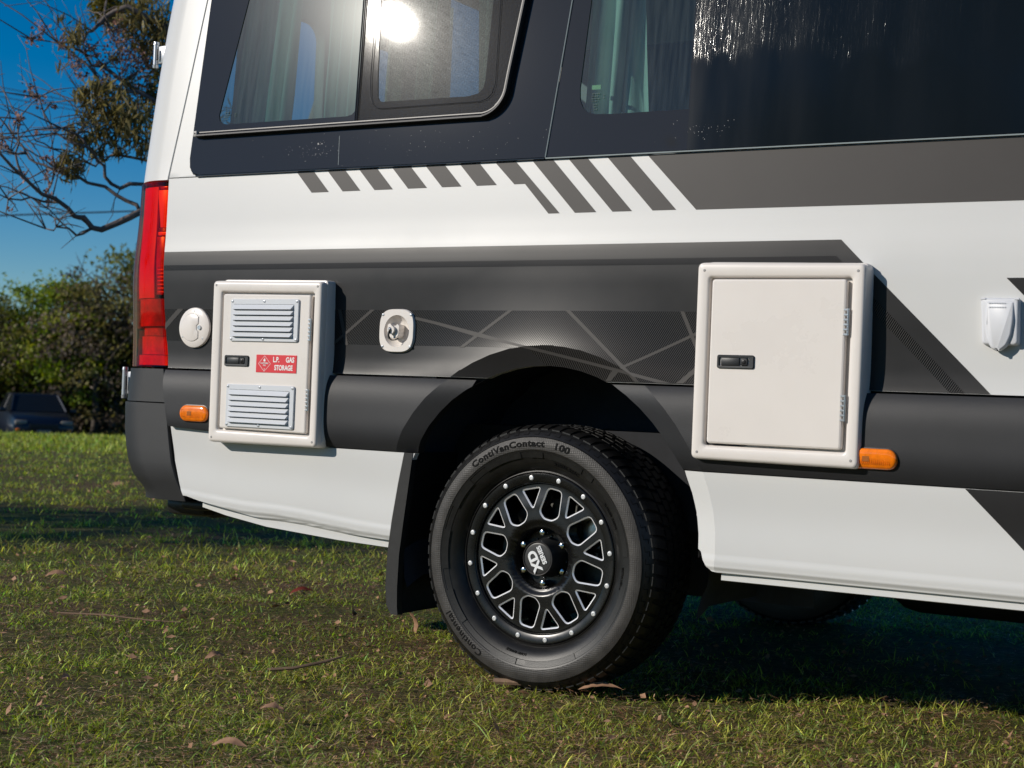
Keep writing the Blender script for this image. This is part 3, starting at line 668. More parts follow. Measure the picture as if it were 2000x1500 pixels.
# door hinges on the corner
for (x, z, m_) in ((-1.530, 1.792, 'hinge'), (-1.585, .762, 'hinge')):
    bm = bmesh.new(); y = .155 if z > 1 else .135; hh = .062 if z > 1 else .078
    me_v, me_f = tube([(x, y, z - hh / 2), (x, y, z + hh / 2)], .0085, 14); 
    h = link('door_hinge', pymesh(me_v, me_f), M[m_], van)
    link('hinge_leaf', tomesh(rbox((x + .034, y + .004, z), (.068, .008, hh * .9), .003), angle=30), M[m_], h)
    for s in (-1, 1):
        v, f = tube([(x, y, z + s * (hh / 2 + .001)), (x, y, z + s * (hh / 2 + .010))], [.0098, .0086], 14); link('hinge_cap', pymesh(v, f), M[m_], h)
    link('hinge_insert', tomesh(rbox((x + .012, y - .0075, z), (.006, .004, hh * .55), .001)), M['black'], h)

# ---------------------------------------------------------------- other sides, roof, underside
yS = lambda z: (_tab(_MO, z) if .606 < z < .81 else (S_main(-2, z) if z < 1.384 else S_glass(0, min(z, 2.3))))
def shell():
    prof = [(.36, .05), (.6, .01), (.62, -.01), (.7, -.02), (.8, -.005), (.81, .01), (1.0, .012), (1.16, .012), (1.38, .042), (2.12, .128), (2.3, .155)]
    far = [(XF, 2.0 - y, z) for z, y in prof]; V = []; F_ = []
    n = len(prof)
    for x in (-1.40, XF):
        for z, y in prof: V.append((x, 2.0 - y, z))
    for i in range(n - 1): F_.append((i, i + 1, n + i + 1, n + i))
    link('far_side_panel', pymesh(V, F_), M['white'], van)
    roof = [(.127, 2.115), (.150, 2.24), (.175, 2.45), (.23, 2.60), (.36, 2.70), (1.0, 2.74), (1.64, 2.70), (1.77, 2.60), (1.825, 2.45), (1.86, 2.115)]
    V = []; F_ = []; n = len(roof)
    for x in (-1.40, XF):
        for y, z in roof: V.append((x, y, z))
    for i in range(n - 1): F_.append((i, i + n, n + i + 1, i + 1))
    link('roof', pymesh(V, F_), M['white'], van)
    V = [(-1.40, y, z) for y, z in roof] ; 
    link('rear_header', pymesh(V + [(-1.36, .2, 2.28), (-1.36, 1.8, 2.28)], [tuple(range(n)) + (n + 1, n)], False), M['white'], van)
    # bonnet and nose, well outside the photograph
    nose = [(XF, .30), (XF + 1.25, .32), (XF + 1.3, .60), (XF + 1.2, .95), (XF + .95, 1.12), (XF + .55, 1.25), (XF - .15, 2.2), (XF - .5, 2.65), (XF - .5, .30)]
    link('cab_front', tomesh(prism(nose, .06, 1.94, .0), angle=40), M['white'], van)
shell()
bm = bmesh.new()
rbox((1.5, 1.0, .56), (5.7, 1.5, .25), 0, bm=bm); rbox((-.95, 1.0, .62), (1.0, 1.9, .20), 0, bm=bm); rbox((2.6, 1.0, .62), (3.7, 1.86, .3), 0, bm=bm)
link('underbody', tomesh(bm), M['dark'], van)
link('cabin_floor', tomesh(rbox((1.5, 1.0, .96), (5.7, 1.86, .03), 0)), M['cabinet'], van)
v, f = tube([(-.2, .75, .30), (-1.1, .75, .36)], .05, 12); link('exhaust', pymesh(v, f), M['dark'], van)
v, f = tube([(.0, .28, .355), (.0, 1.72, .355)], .05, 12); link('rear_axle', pymesh(v, f), M['dark'], van)
link('underfloor_tank', tomesh(rbox((1.95, 1.25, .36), (2.6, .9, .30), .09, 4), angle=50), M['dark'], van)
link('underfloor_tank', tomesh(rbox((-.85, 1.35, .42), (.7, .8, .22), .06, 4), angle=50), M['dark'], van)
# wheel arch liner with ribs
def liner():
    V = []; F_ = []; n = 60; ys = [.045, .12, .2, .3, .42]
    for i in range(n + 1):
        a = R(-112 + 224 * i / n); rr_ = .455 + (.007 if i % 4 < 2 else 0)
        for y in ys: V.append((ACX + rr_ * math.sin(a), y, ACZ + rr_ * math.cos(a) + (.03 if y > .1 else 0)))
    m = len(ys)
    for i in range(n):
        for k in range(m - 1): F_.append((i * m + k, i * m + k + 1, (i + 1) * m + k + 1, (i + 1) * m + k))
    k = len(V); V += [(-.6, .42, .25), (.6, .42, .25), (.6, .42, 1.0), (-.6, .42, 1.0)]; F_.append((k, k + 1, k + 2, k + 3))
    link('wheel_arch_liner', pymesh(V, F_, True, 20), M['liner'], van)
    # returned lip of the arch
    V = []; F_ = []; n = 50
    for i in range(n + 1):
        a = R(-92 + 184 * i / n); x, z = ACX + ARO * math.sin(a), ACZ + ARO * math.cos(a)
        S = S_main if z > .808 else (S_mould if z > .604 else S_skirt); y = S(x, z, True) + .001
        for r_, yy in ((0, y), (.0015, y + .003), (.001, y + .025), (.02, y + .027)): V.append((ACX + (ARO + r_) * math.sin(a), yy, ACZ + (ARO + r_) * math.cos(a)))
    for i in range(n):
        for k in range(3): F_.append((i * 4 + k, i * 4 + k + 1, (i + 1) * 4 + k + 1, (i + 1) * 4 + k))
    link('arch_lip', pymesh(V, F_, True, 50), M['black'], van)
liner()
# mud flap behind the wheel
fl = [(-.402, .604, .020), (-.418, .52, .026), (-.434, .42, .030), (-.4440, .33, .030), (-.4460, .24, .030), (-.4400, .19, .026)]
def flap():
    loops = []
    for x, z, wdt in fl + [(-.425, .168, .014)]:
        loops.append([(x - .006, -.004, z), (x + wdt, -.002, z), (x + wdt, .022, z), (x + .004, .028, z), (x + .002, .285, z), (x - .010, .285, z), (x - .010, .0, z)])
    v, f = loft(loops); link('mud_flap', pymesh(v, f, True, 40), M['rubber'], van)
flap()

# ---------------------------------------------------------------- inside the cabin
def curtain(x0, x1, y, z0, z1, n, amp, name='curtain', lean=0., m='curtain', ph=0.):
    V = []; F_ = []; N = n * 8; zs = [z0, z0 + .03, z0 + (z1 - z0) * .3, z0 + (z1 - z0) * .6, z1]
    for j, z in enumerate(zs):
        for i in range(N + 1):
            t = i / N; a = amp * (1 + .35 * math.sin(t * 9 + ph)); V.append((x0 + (x1 - x0) * t + lean * (z - z0), y + a * math.sin(2 * math.pi * n * t + ph + .6 * math.sin(z * 5)) + .05 * (z - z0), z))
    for j in range(len(zs) - 1):
        for i in range(N): a = j * (N + 1) + i; F_.append((a, a + 1, a + N + 2, a + N + 1))
    link(name, pymesh(V, F_, True, 180), M[m], van)
curtain(-1.24, -1.00, .16, 1.40, 2.2, 4, .016, lean=.05); curtain(-.86, -.68, .15, 1.40, 2.2, 5, .020)
curtain(-.66, -.46, .17, 1.40, 2.2, 4, .022, ph=1.); curtain(-.34, -.22, .18, 1.40, 2.2, 2, .02, lean=-.05)
curtain(.03, .135, .12, 1.49, 2.2, 2, .014, lean=.02); curtain(.125, .205, .15, 1.47, 2.2, 1, .018, lean=-.10, ph=2.)
bm = bmesh.new(); rbox((.5, 1.88, 1.6), (3.0, .02, 1.5), 0, bm=bm); link('far_cabinet_wall', tomesh(bm), M['cab_dark'], van)
bm = bmesh.new(); rbox((.9, 1.55, 1.95), (1.9, .5, .32), .01, bm=bm); link('overhead_cupboard', tomesh(bm), M['cabinet'], van)
bm = bmesh.new(); rbox((.5, 1.3, 1.72), (1.1, .03, .012), .003, bm=bm); rbox((.5, 1.3, 1.69), (1.1, .03, .010), .003, bm=bm); link('cupboard_rail', tomesh(bm), M['curtain'], van)
link('bed_backrest', tomesh(rbox((-.75, 1.0, 1.22), (1.3, 1.6, .5), .08, 3), angle=60), M['seat'], van)
link('cupboard', tomesh(rbox((1.2, .95, 1.2), (1.0, .9, .8), .01)), M['cab_dark'], van)
link('window_shade', tomesh(rbox((1.9, .16, 1.75), (3.0, .01, .8), 0)), M['cab_dark'], van)
# ================================================================== WHEELS
def polar(r, a): return (r * math.sin(R(a)), r * math.cos(R(a)))
WY = .0
def make_wheel():
    """centre at origin, outer face towards -y"""
    TRI, PEN = [], []
    for k in range(8):
        c = -11.5 + 45 * k; q = [polar(.1850, c - 9.6), polar(.1880, c), polar(.1850, c + 9.6)]
        TRI.append(rquad(q[:1] + q[2:3] + [polar(.1235, c)], [.012, .012, .014], 4))
        c = 11 + 45 * k
        PEN.append(rquad([polar(.1850, c - 7.0), polar(.1850, c + 7.0), polar(.1195, c + 15.2), polar(.1010, c + 7.0), polar(.1010, c - 7.0), polar(.1195, c - 15.2)], [.014, .014, .011, .008, .008, .011], 4))
    def yf(r):      # face depth
        return _tab([(.0, .058), (.070, .058), (.082, .042), (.100, .034), (.130, .035), (.19, .040)], r)
    N = 96; ri = .078; outer = [polar(.1905, 360 * i / N) for i in range(N)]
    loops = [outer] + TRI + PEN + [[polar(ri, -360 * i / 48) for i in range(48)]]
    # subdivide by rings so the dished face is followed
    tr = tessellate_polygon([[Vector((a, b, 0)) for a, b in l] for l in loops]); flat = [p for l in loops for p in l]
    bm = bmesh.new(); vs = [bm.verts.new((a, 0, b)) for a, b in flat]
    for t in tr:
        try: bm.faces.new([vs[i] for i in t])
        except ValueError: pass
    for i in range(24): bmesh.ops.bisect_plane(bm, geom=bm.verts[:] + bm.edges[:] + bm.faces[:], plane_co=(0, 0, 0), plane_no=(math.cos(R(7.5 * i + 1.1)), 0, math.sin(R(7.5 * i + 1.1))), dist=1e-6)
    bmesh.ops.subdivide_edges(bm, edges=[e for e in bm.edges if e.calc_length() > .02], cuts=1)
    bmesh.ops.triangulate(bm, faces=bm.faces)
    for v in bm.verts: v.co.y = yf(math.hypot(v.co.x, v.co.z))
    for f_ in bm.faces:
        f_.normal_update()
        if f_.normal.y > 0: f_.normal_flip()
    me = tomesh(bm, smooth=True); nn = []
    for lp in me.loops:
        c = me.vertices[lp.vertex_index].co; r_ = math.hypot(c.x, c.z); g_ = (yf(r_ + .001) - yf(r_ - .001)) / .002; nn.append(Vector((g_ * c.x / max(r_, .001), -1, g_ * c.z / max(r_, .001))).normalized())
    me.normals_split_custom_set([tuple(q) for q in nn]); w = link('wheel', me, M['wheelblack'])
    def sub(name, me, m): return link(name, me, m, w)
    # openings: machined chamfer + dark inner wall
    for L in TRI + PEN:
        cxx = sum(p[0] for p in L) / len(L); czz = sum(p[1] for p in L) / len(L); I = inset(L, .0036); O = L; V = []; n = len(L); F_ = []
        for a, b in O: V.append((a, yf(math.hypot(a, b)) - .0004, b))
        for a, b in I: V.append((a, yf(math.hypot(a, b)) + .0026, b))
        for i in range(n): j = (i + 1) % n; F_.append((i, j, j + n, i + n))
        sub('machined_edge', pymesh(V, F_, True, 60), M['machined'])
        V = [(a, yf(math.hypot(a, b)) + .0026, b) for a, b in I] + [(a, .078, b) for a, b in inset(L, .0048)]; F_ = [(i, (i + 1) % n, (i + 1) % n + n, i + n) for i in range(n)]
        sub('spoke_wall', pymesh(V, F_, True, 60), M['wheelblack'])
    # recessed hub with lugs, cap
    v, f = revolve([(.0805, .0455), (.078, .050), (.076, .060), (.074, .078), (.045, .080), (.001, .080)], 72); sub('hub_recess', pymesh(v, f, True, 40), M['wheelblack'])
    v, f = revolve([(.1895, .0445), (.1905, .045), (.192, .040), (.1935, .034), (.1945, .034)], 128); sub('inner_ring_step', pymesh(v, f, True, 30), M['wheelblack'])
    v, f = revolve([(.1945, .034), (.1955, .0325), (.1965, .031), (.200, .0295), (.2125, .0275), (.2165, .0275), (.2190, .029), (.2205, .033), (.2205, .050)], 128); sub('outer_ring', pymesh(v, f, True, 28), M['wheelblack'])
    for k in range(16):
        a = -8.2 + 22.5 * k; x, z = polar(.2080, a); screwhead(.0072, w, (x, .0281, z), 'alu_bolt', .0030, 'rim_bolt')
    for k in range(8):
        x, z = polar(.0555, 8 + 45 * k); screwhead(.0035, w, (x, .0785, z), 'wheel_dark', .004, 'cap_screw')
    for k in range(6):
        a = -3 + 60 * k; x, z = polar(.0655, a); v, f = tube([(x, .078, z), (x, .052, z), (x, .047, z), (x, .0455, z)], [.0085, .0085, .0075, .004], 6); sub('lug_nut', pymesh(v, f, True, 30), M['chrome'])
    v, f = revolve([(.0001, .0240), (.020, .0243), (.036, .0252), (.0395, .0256), (.0405, .0262), (.0412, .0240), (.0430, .0235), (.0440, .0250), (.0450, .032), (.050, .070), (.052, .080)], 72); cap = sub('hub_cap', pymesh(v, f, True, 30), M['hub'])
    v, f = revolve([(.0405, .0256), (.0412, .0236), (.0430, .0231), (.0440, .0246)], 72); sub('hub_cap_rim', pymesh(v, f, True, 60), M['graystripe'])
    # chrome letters on the cap
    ang = -242
    def capText(s, size, dx, dz, xs, bold):
        me, b = text_mesh(s, size, xs, bold, .0012); b = b.copy(); b[:, 0] += dx; b[:, 2] += dz; a = R(-ang); ca, sa = math.cos(a), math.sin(a)
        q = np.stack([b[:, 0] * ca + b[:, 2] * sa, b[:, 1] + .0236, -b[:, 0] * sa + b[:, 2] * ca], 1); me.vertices.foreach_set('co', q.ravel()); me.update(); sub('cap_letters', me, M['machined'])
    # baseline runs down the cap: X below D (rotated), SERIES to the right
    capText('XD', .036, -.003, .009, 1.05, .0016); capText('SERIES', .0170, .003, -.0165, 1.05, .0006)
    # barrel
    v, f = revolve([(.2205, .050), (.212, .060), (.205, .09), (.195, .16), (.205, .24), (.222, .25)], 64); sub('barrel', pymesh(v, f, True, 40), M['dark'])
    v, f = revolve([(.001, .10), (.152, .10), (.155, .104), (.155, .125), (.001, .125)], 48); sub('brake_disc', pymesh(v, f, True, 30), M['rimdirt'])
    link('brake_caliper', tomesh(rbox((.115, .115, .075), (.06, .05, .10), .01), angle=40), M['steel'], w)
    # tyre
    P = [(.214, .045), (.2195, .034), (.2225, .0285), (.2260, .0300), (.2285, .0255), (.2330, .0190), (.2400, .0120), (.2500, .0060), (.2590, .0025), (.2600, .0010), (.2680, -.0015), (.2735, -.0030), (.2745, -.0045), (.2790, -.0055)]
    Bd = [(.2790, -.0055), (.2800, -.0062), (.2880, -.0072), (.2980, -.0068), (.3080, -.0040), (.3110, -.0028)]
    S3 = [(.3110, -.0028), (.3116, -.0042), (.3124, -.0030), (.3132, -.0012), (.3178, .0025), (.3238, .0080), (.3298, .0150), (.3343, .0220), (.3368, .030), (.3376, .040), (.3380, .235 / 2), (.3376, .20), (.334, .225), (.32, .24), (.27, .245), (.222, .235)]
    v, f = revolve(P + Bd[1:] + S3[1:], 160); t = sub('tyre', pymesh(v, f, True, 24), M['tyre'])
    v, f = revolve([(r, y - .0004) for r, y in Bd], 160); 
    link('sidewall_band', pymesh(v, f, True, 24), M['tyre_band'], w)
    # tread blocks
    V = []; F_ = []
    rows = [(.0165, .072, 66, .0, .36, .012), (.080, .108, 66, .5, .30, .004), (.116, .140, 66, .2, .25, .0), (.148, .176, 66, .6, .30, -.004), (.184, .232, 66, .1, .36, -.01)]
    for y0, y1, n, ph, gap, sk in rows:
        for i in range(n):
            a0 = (i + ph) * 360 / n; a1 = a0 + 360 / n * (1 - gap * (.8 if i % 3 else 1.1)); da = sk / .35 * 57
            def rt(y):
                if y < .045: return _tab([(.012, .3370), (.020, .3445), (.030, .3510), (.045, .3548)], y)
                if y > .195: return _tab([(.195, .3550), (.232, .3440)], y)
                return .3556
            ys = [y0, (y0 * 2 + y1) / 3, (y0 + y1 * 2) / 3, y1] if (y0 < .03 or y1 > .2) else [y0, y1]
            if y0 < .03: ys = [.0165, .023, .031, .046, .072]
            base = len(V); m = len(ys)
            for j, aa in enumerate((a0, a0, a1, a1)):
                for y in ys:
                    r_ = .311 + (rt(y) - .311) * .76; r_ = r_ if j in (1, 2) else r_ - (.008 if y > .03 else .005); s = (y - y0) / (y1 - y0) * da; x, z = polar(r_, aa + s); V.append((x, y, z))
            for j in range(3):
                for q in range(m - 1): a, b = base + j * m + q, base + (j + 1) * m + q; F_.append((a, a + 1, b + 1, b))
            F_.append((base, base + m, base + 2 * m, base + 3 * m)); F_.append(tuple(base + k * m + m - 1 for k in (3, 2, 1, 0)))
    link('tread_blocks', pymesh(V, F_, True, 20), M['tyre'], w, kind='stuff')
    # shoulder scallops: small notches marks
    V = []; F_ = []
    for i in range(66):
        a0 = i * 360 / 66; 
        for (r0, r1, aa, ab) in ((.3215, .3330, a0, a0 + .35), (.3318, .3330, a0, a0 + 2.4), (.3215, .3227, a0 - 2.2, a0 + .3)):
            b = len(V)
            for rr_, an in ((r0, aa), (r1, aa), (r1, ab), (r0, ab)):
                x, z = polar(.311 + (rr_ - .311) * .76, an); y = _tab([(.3200, .0025), (.3280, .0080), (.3360, .0150)], rr_) - .0012; V.append((x, y, z))
            F_.append((b, b + 1, b + 2, b + 3))
    link('shoulder_ribs', pymesh(V, F_, False), M['tyre_text'], w, kind='stuff')
    # raised lettering bent round the sidewall
    def ring_text(s, size, rad, a_mid, xs=1., bold=.0, yb=-.0072, m='tyre_text', spacing=1.):
        me, b = text_mesh(s, size, xs, bold, .0009, spacing=spacing); an = a_mid + np.degrees(b[:, 0] / rad); rr_ = rad + b[:, 2]
        ybase = np.interp(rr_, [.232, .24, .25, .26, .28, .288, .298, .308, .311], [.020, .012, .006, .001, -.006, -.0072, -.0068, -.0040, -.0028]) - .0008
        q = np.stack([rr_ * np.sin(np.radians(an)), ybase + b[:, 1], rr_ * np.cos(np.radians(an))], 1); me.vertices.foreach_set('co', q.ravel()); me.update(); sub('sidewall_lettering', me, M[m])
    ring_text('ContiVanContact', .0225, .2955, -17.5, 1.30, .0007, spacing=1.10); ring_text('100', .0230, .2955, 14.8, 1.30, .0009, spacing=1.08)
    ring_text('Continental', .0240, .2930, -137, 1.15, .0003, spacing=1.12)
    ring_text('235/65 R16C', .0120, .2500, 20, 1.2, .0004); ring_text('TUBELESS  RADIAL', .0080, .2500, 60, 1.1, .0002); ring_text('LOAD RANGE', .0080, .246, 190, 1.2, .0002)
    ring_text('EXTRA LOAD', .0085, .2560, 96, 1.1, .0003)
    # raised rim-protector segments
    for a0, a1 in ((-34, -10), (-4, 4), (8, 30), (34, 38), (-64, -46), (-100, -78), (-132, -112), (150, 182), (188, 205), (60, 84), (100, 130)):
        pr = [(.2585, .0006), (.2590, -.0012), (.2680, -.0034), (.2740, -.0050), (.2744, -.0030)]; v, f = revolve(pr, 12, a0, a1); sub('sidewall_rib', pymesh(v, f, True, 30), M['tyre'])
    return w
M['alu_bolt'] = mat('zinc_bolt', (.75, .75, .75), .38, metal=.6); M['wheel_dark'] = mat('dark_screw', (.10, .10, .10), .25, metal=.8)
def fixsub(w):
    for c in list(w.children): pass
wheel = make_wheel(); wheel.parent = van; wheel.location = (0, 0.002, .353)
def dup_wheel(loc, rz, names=('tyre', 'outer_ring', 'barrel', 'tread_blocks')):
    r_ = wheel.copy(); scene.collection.objects.link(r_); r_.location = loc; r_.rotation_euler = (0, 0, rz); r_.parent = van
    for ch in wheel.children:
        if ch.name.split('.')[0] in names: c = ch.copy(); scene.collection.objects.link(c); c.parent = r_
dup_wheel((0, 1.99, .350), math.pi); dup_wheel((3.665, .004, .350), 0); dup_wheel((3.665, 1.99, .350), math.pi)

# ================================================================== LOCKERS AND FITTINGS ON THE SIDE
def pathring(q, prof):
    """q: closed (x,z) outline ; prof (inset,y) -> loft of insets"""
    return [[(a, y, b) for a, b in inset(q, d)] for d, y in prof]
def surround(name, outer, opening, yf_, yb, m, r, parent):
    """raised moulded frame: sloping outer sides, rounded front edge, dished opening"""
    O = rquad(outer, r, 6); n = len(O)
    prof = [(-.009, yb), (-.006, yf_ + .014), (-.0045, yf_ + .005), (-.0015, yf_ + .0012), (.003, yf_)]
    loops = pathring(O, prof)
    # inner edge of the flat frame follows opening outline sampled to the same count
    I = rquad(opening, r * .8, 6)
    for d, y in ((-.007, yf_), (-.003, yf_ + .0015), (0, yf_ + .006), (.001, yf_ + .017)): loops.append([(a, y, b) for a, b in inset(I, d)])
    v, f = loft(loops, cap=False); k = len(loops) - 1; f.append(tuple(range(k * n, (k + 1) * n)))
    bm = bmesh.new(); me = pymesh(v, f, False); bm.from_mesh(me); bmesh.ops.recalc_face_normals(bm, faces=bm.faces)
    return link(name, tomesh(bm, angle=50), m, parent)
def door(name, outl, y, th, m, parent, r=.008, bev=.004):
    O = rquad(outl, r, 6); loops = [[(a, yy, b) for a, b in inset(O, d)] for d, yy in ((0, y + th), (0, y + bev), (bev * .3, y + bev * .3), (bev, y))]
    v, f = loft(loops, cap=False); n = len(O); k = len(loops) - 1; f.append(tuple(range(k * n, (k + 1) * n))[::-1]); bm = bmesh.new(); me = pymesh(v, f, False); bm.from_mesh(me); bmesh.ops.recalc_face_normals(bm, faces=bm.faces)
    return link(name, tomesh(bm, angle=14), m, parent)
def latch(x0, z0, x1, z1, y, parent):
    q = rrect(x0, z0, x1, z1, .005, 4); h = z1 - z0; I = rrect(x0 + .005, z0 + .006, x1 - .012, z1 - .006, .003, 4)
    I2 = [(a, b) for a, b in I]
    loops = [[(a, y, b) for a, b in q], [(a, y - .003, b) for a, b in q], [(a, y - .0045, b) for a, b in inset(q, .0015)], [(a, y - .0042, b) for a, b in I], [(a, y + .004, b) for a, b in inset(I, .0015)]]
    v, f = loft(loops, cap=False); n = len(q); f.append(tuple(range(4 * n, 5 * n))[::-1]); bm = bmesh.new(); me = pymesh(v, f, False); bm.from_mesh(me); bmesh.ops.recalc_face_normals(bm, faces=bm.faces)
    l = link('door_latch', tomesh(bm, angle=30), M['latch'], parent)
    L = x1 - x0
    link('pull_lever', tomesh(rbox((x0 + L * .36, y - .0015, (z0 + z1) / 2), (L * .50, .006, h * .58), .0015), angle=30), M['latch'], l)
    zc = (z0 + z1) / 2; xc = x0 + L * .735
    link('key_housing', tomesh(rbox((xc, y - .002, zc), (L * .20, .006, h * .56), .003), angle=30), M['mould'], l)
    v, f = revolve([(.0001, -.0012), (.0045, -.0012), (.0055, -.0006), (.006, .0008)], 20); k = link('key_barrel', pymesh(v, f), M['graywrap'], l); k.location = (xc, y - .005, zc)
    link('keyhole', tomesh(rbox((xc, y - .0064, zc), (.0018, .0008, .005), .0003)), M['black'], l)
    return l
def piano_hinge(x, z0, z1, y, parent):
    n = 11; parts = []
    for i in range(n):
        a = z0 + (z1 - z0) * i / n; b = z0 + (z1 - z0) * (i + .86) / n; parts.append(tube([(x, y, a), (x, y, b)], .0028, 10))
    v, f = merge(parts); h = link('hinge', pymesh(v, f, True, 40), M['steel'], parent)
    bm = bmesh.new()
    for i in range(0, n, 2): rbox((x - .006, y + .001, z0 + (z1 - z0) * (i + .43) / n), (.010, .0012, (z1 - z0) / n * .8), .0003, bm=bm)
    link('hinge_leaf', tomesh(bm), M['steel'], h)
def vent(q, y, n, parent):
    """louvred vent: q corners tl,tr,br,bl"""
    (xa, za), (xb, zb), (xc_, zc_), (xd, zd) = q; x0, x1 = (xa + xd) / 2, (xb + xc_) / 2; zt, zbm = (za + zb) / 2, (zc_ + zd) / 2
    O = rrect(x0, zbm, x1, zt, .006, 4); loops = [[(a, yy, b) for a, b in inset(O, d)] for d, yy in ((0, y), (0, y - .0035), (.0015, y - .005), (.0045, y - .005))]
    v, f = loft(loops, cap=False); k = len(O); f.append(tuple(range(3 * k, 4 * k))[::-1]); bm = bmesh.new(); me = pymesh(v, f, False); bm.from_mesh(me); bmesh.ops.recalc_face_normals(bm, faces=bm.faces)
    g = link('vent_grille', tomesh(bm, angle=30), M['grille'], parent)
    ix0, ix1 = x0 + .010, x1 - .016; iz1, iz0 = zt - .0145, zbm + .0125; p = (iz1 - iz0) / n
    # dark backing behind the slats
    link('louvre_backing', tomesh(rbox(((ix0 + ix1) / 2, y - .0050, (iz0 + iz1) / 2), (ix1 - ix0 - .004, .0008, iz1 - iz0), 0)), M['black'], g)
    for i in range(n):
        t = iz1 - i * p; b = t - p * .93; d = .0095
        V = [(ix0, y - .0048, t), (ix1, y - .0048, t), (ix1 - .006, y - .005 - d, b), (ix0 + .006, y - .005 - d, b), (ix0 + .002, y - .0048, b - .0004), (ix1 - .002, y - .0048, b - .0004), (ix0 + .006, y - .005 - d + .0016, b - .0006), (ix1 - .006, y - .005 - d + .0016, b - .0006)]
        F_ = [(0, 3, 2, 1), (3, 6, 7, 2), (1, 2, 7, 5), (0, 4, 6, 3)]
        link('slat', pymesh(V, F_, True, 15), M['grille'], g)
    for sx, sz in ((x0 + .0065, zt - .0065), ((x0 + x1) / 2, zt - .0065), (x1 - .0065, zt - .0065), (x0 + .0065, zbm + .0065), ((x0 + x1) / 2, zbm + .0065), (x1 - .0065, zbm + .0065)):
        screwhead(.0038, g, (sx, y - .0052, sz), 'steel', .0018)
GY = -.043
gas = surround('gas_locker', [(-1.0711, 1.0602), (-.6851, 1.0560), (-.6838, .6089), (-1.0680, .6074)], [(-1.0400, 1.0330), (-.7070, 1.0300), (-.7060, .6350), (-1.0400, .6380)], GY, .02, M['grp'], .008, van)
# back box seen above the frame
link('locker_box', tomesh(prism(rquad([(-1.055, 1.0705), (-.6765, 1.0670), (-.6740, .612), (-1.05, .608)], .012), -.020, .03, .004), angle=40), M['grp'], gas)
door('locker_door', [(-1.0330, 1.0275), (-.7165, 1.0241), (-.7175, .6400), (-1.0300, .6430)], GY - .001, .012, M['grp'], gas, .007)
vent([(-1.0006, 1.0133), (-.7530, 1.0109), (-.7535, .8905), (-1.0004, .8939)], GY - .001, 6, van)
vent([(-1.0040, .7704), (-.7577, .7694), (-.7567, .6470), (-1.0050, .6506)], GY - .001, 6, van)
latch(-1.0175, .8210, -.9285, .8520, GY - .001, van)
piano_hinge(-.7105, .8973, .9590, GY - .003, van); piano_hinge(-.7095, .7038, .7637, GY - .003, van)
for x, z in [(-1.0625, 1.0525), (-.6945, 1.0480), (-.6930, .6180), (-1.0590, .6160)]: screwhead(.0035, gas, (x, GY - .0002, z), 'alu_grey', .0008)
sg = link('warning_sign', tomesh(rbox((-.8285, GY - .0018, .8308), (.1450, .0012, .0500), .0004)), M['red_sign'], van)
def put_text(s, size, x, z, y, parent, m, xs=1., bold=.0, align='CENTER', depth=.0003, name='lettering'):
    me, b = text_mesh(s, size, xs, bold, depth, align); b = b + np.array([x, y, z]); me.vertices.foreach_set('co', b.ravel()); me.update(); return link(name, me, M[m], parent)
ys_ = GY - .0026
put_text('L.P.', .0200, -.8400, .8420, ys_, sg, 'white_print', .80, .0007, 'LEFT'); put_text('GAS', .0200, -.7640, .8420, ys_, sg, 'white_print', .80, .0007, 'RIGHT')
put_text('STORAGE', .0200, -.8015, .8195, ys_, sg, 'white_print', .745, .0007)
dm = [(-.8705, .8535), (-.8930, .8308), (-.8705, .8081), (-.8480, .8308)]; I = inset(dm, .0009)
V = [(a, ys_, b) for a, b in dm] + [(a, ys_, b) for a, b in I]; link('diamond_outline', pymesh(V, [(i, (i + 1) % 4, (i + 1) % 4 + 4, i + 4) for i in range(4)], False), M['white_print'], sg)
fl_ = [(0, 0), (.0030, .0004), (.0042, .0030), (.0030, .0058), (.0024, .0050), (.0022, .0072), (-.0002, .0112), (-.0004, .0080), (-.0024, .0056), (-.0030, .0064), (-.0042, .0030), (-.0030, .0004)]
link('flame_symbol', tomesh(prism([(-.8705 + a, .8365 + b) for a, b in fl_], ys_ - .0003, ys_)), M['white_print'], sg)
put_text('FLAMMABLE', .0062, -.8705, .8318, ys_, sg, 'white_print', .85, .0001); put_text('GAS', .0058, -.8705, .8258, ys_, sg, 'white_print', .9, .0001); put_text('2', .0075, -.8705, .8145, ys_, sg, 'white_print', .9, .0001)

BY = -.035
big = surround('storage_locker', [(.4500, 1.0984), (.8545, 1.0920), (.8533, .6380), (.4500, .6401)], [(.4770, 1.0680), (.8286, 1.0660), (.8270, .6680), (.4779, .6680)], BY, .02, M['grp'], .010, van)
link('locker_box', tomesh(prism(rquad([(.463, 1.1065), (.8600, 1.1005), (.8600, .642), (.463, .642)], .012), -.015, .03, .004), angle=40), M['grp'], big)
door('locker_door', [(.4850, 1.0635), (.8180, 1.0620), (.8180, .6735), (.4855, .6735)], BY - .003, .014, M['grp'], big, .009, .005)
latch(.5075, .8520, .6010, .8840, BY - .003, van)
piano_hinge(.8248, .9339, .9956, BY - .004, van); piano_hinge(.8243, .7390, .7993, BY - .004, van)
for x, z in [(.4633, 1.0846), (.8430, 1.0810), (.8415, .6505), (.4613, .6516)]: screwhead(.0035, big, (x, BY - .0002, z), 'alu_grey', .0008)

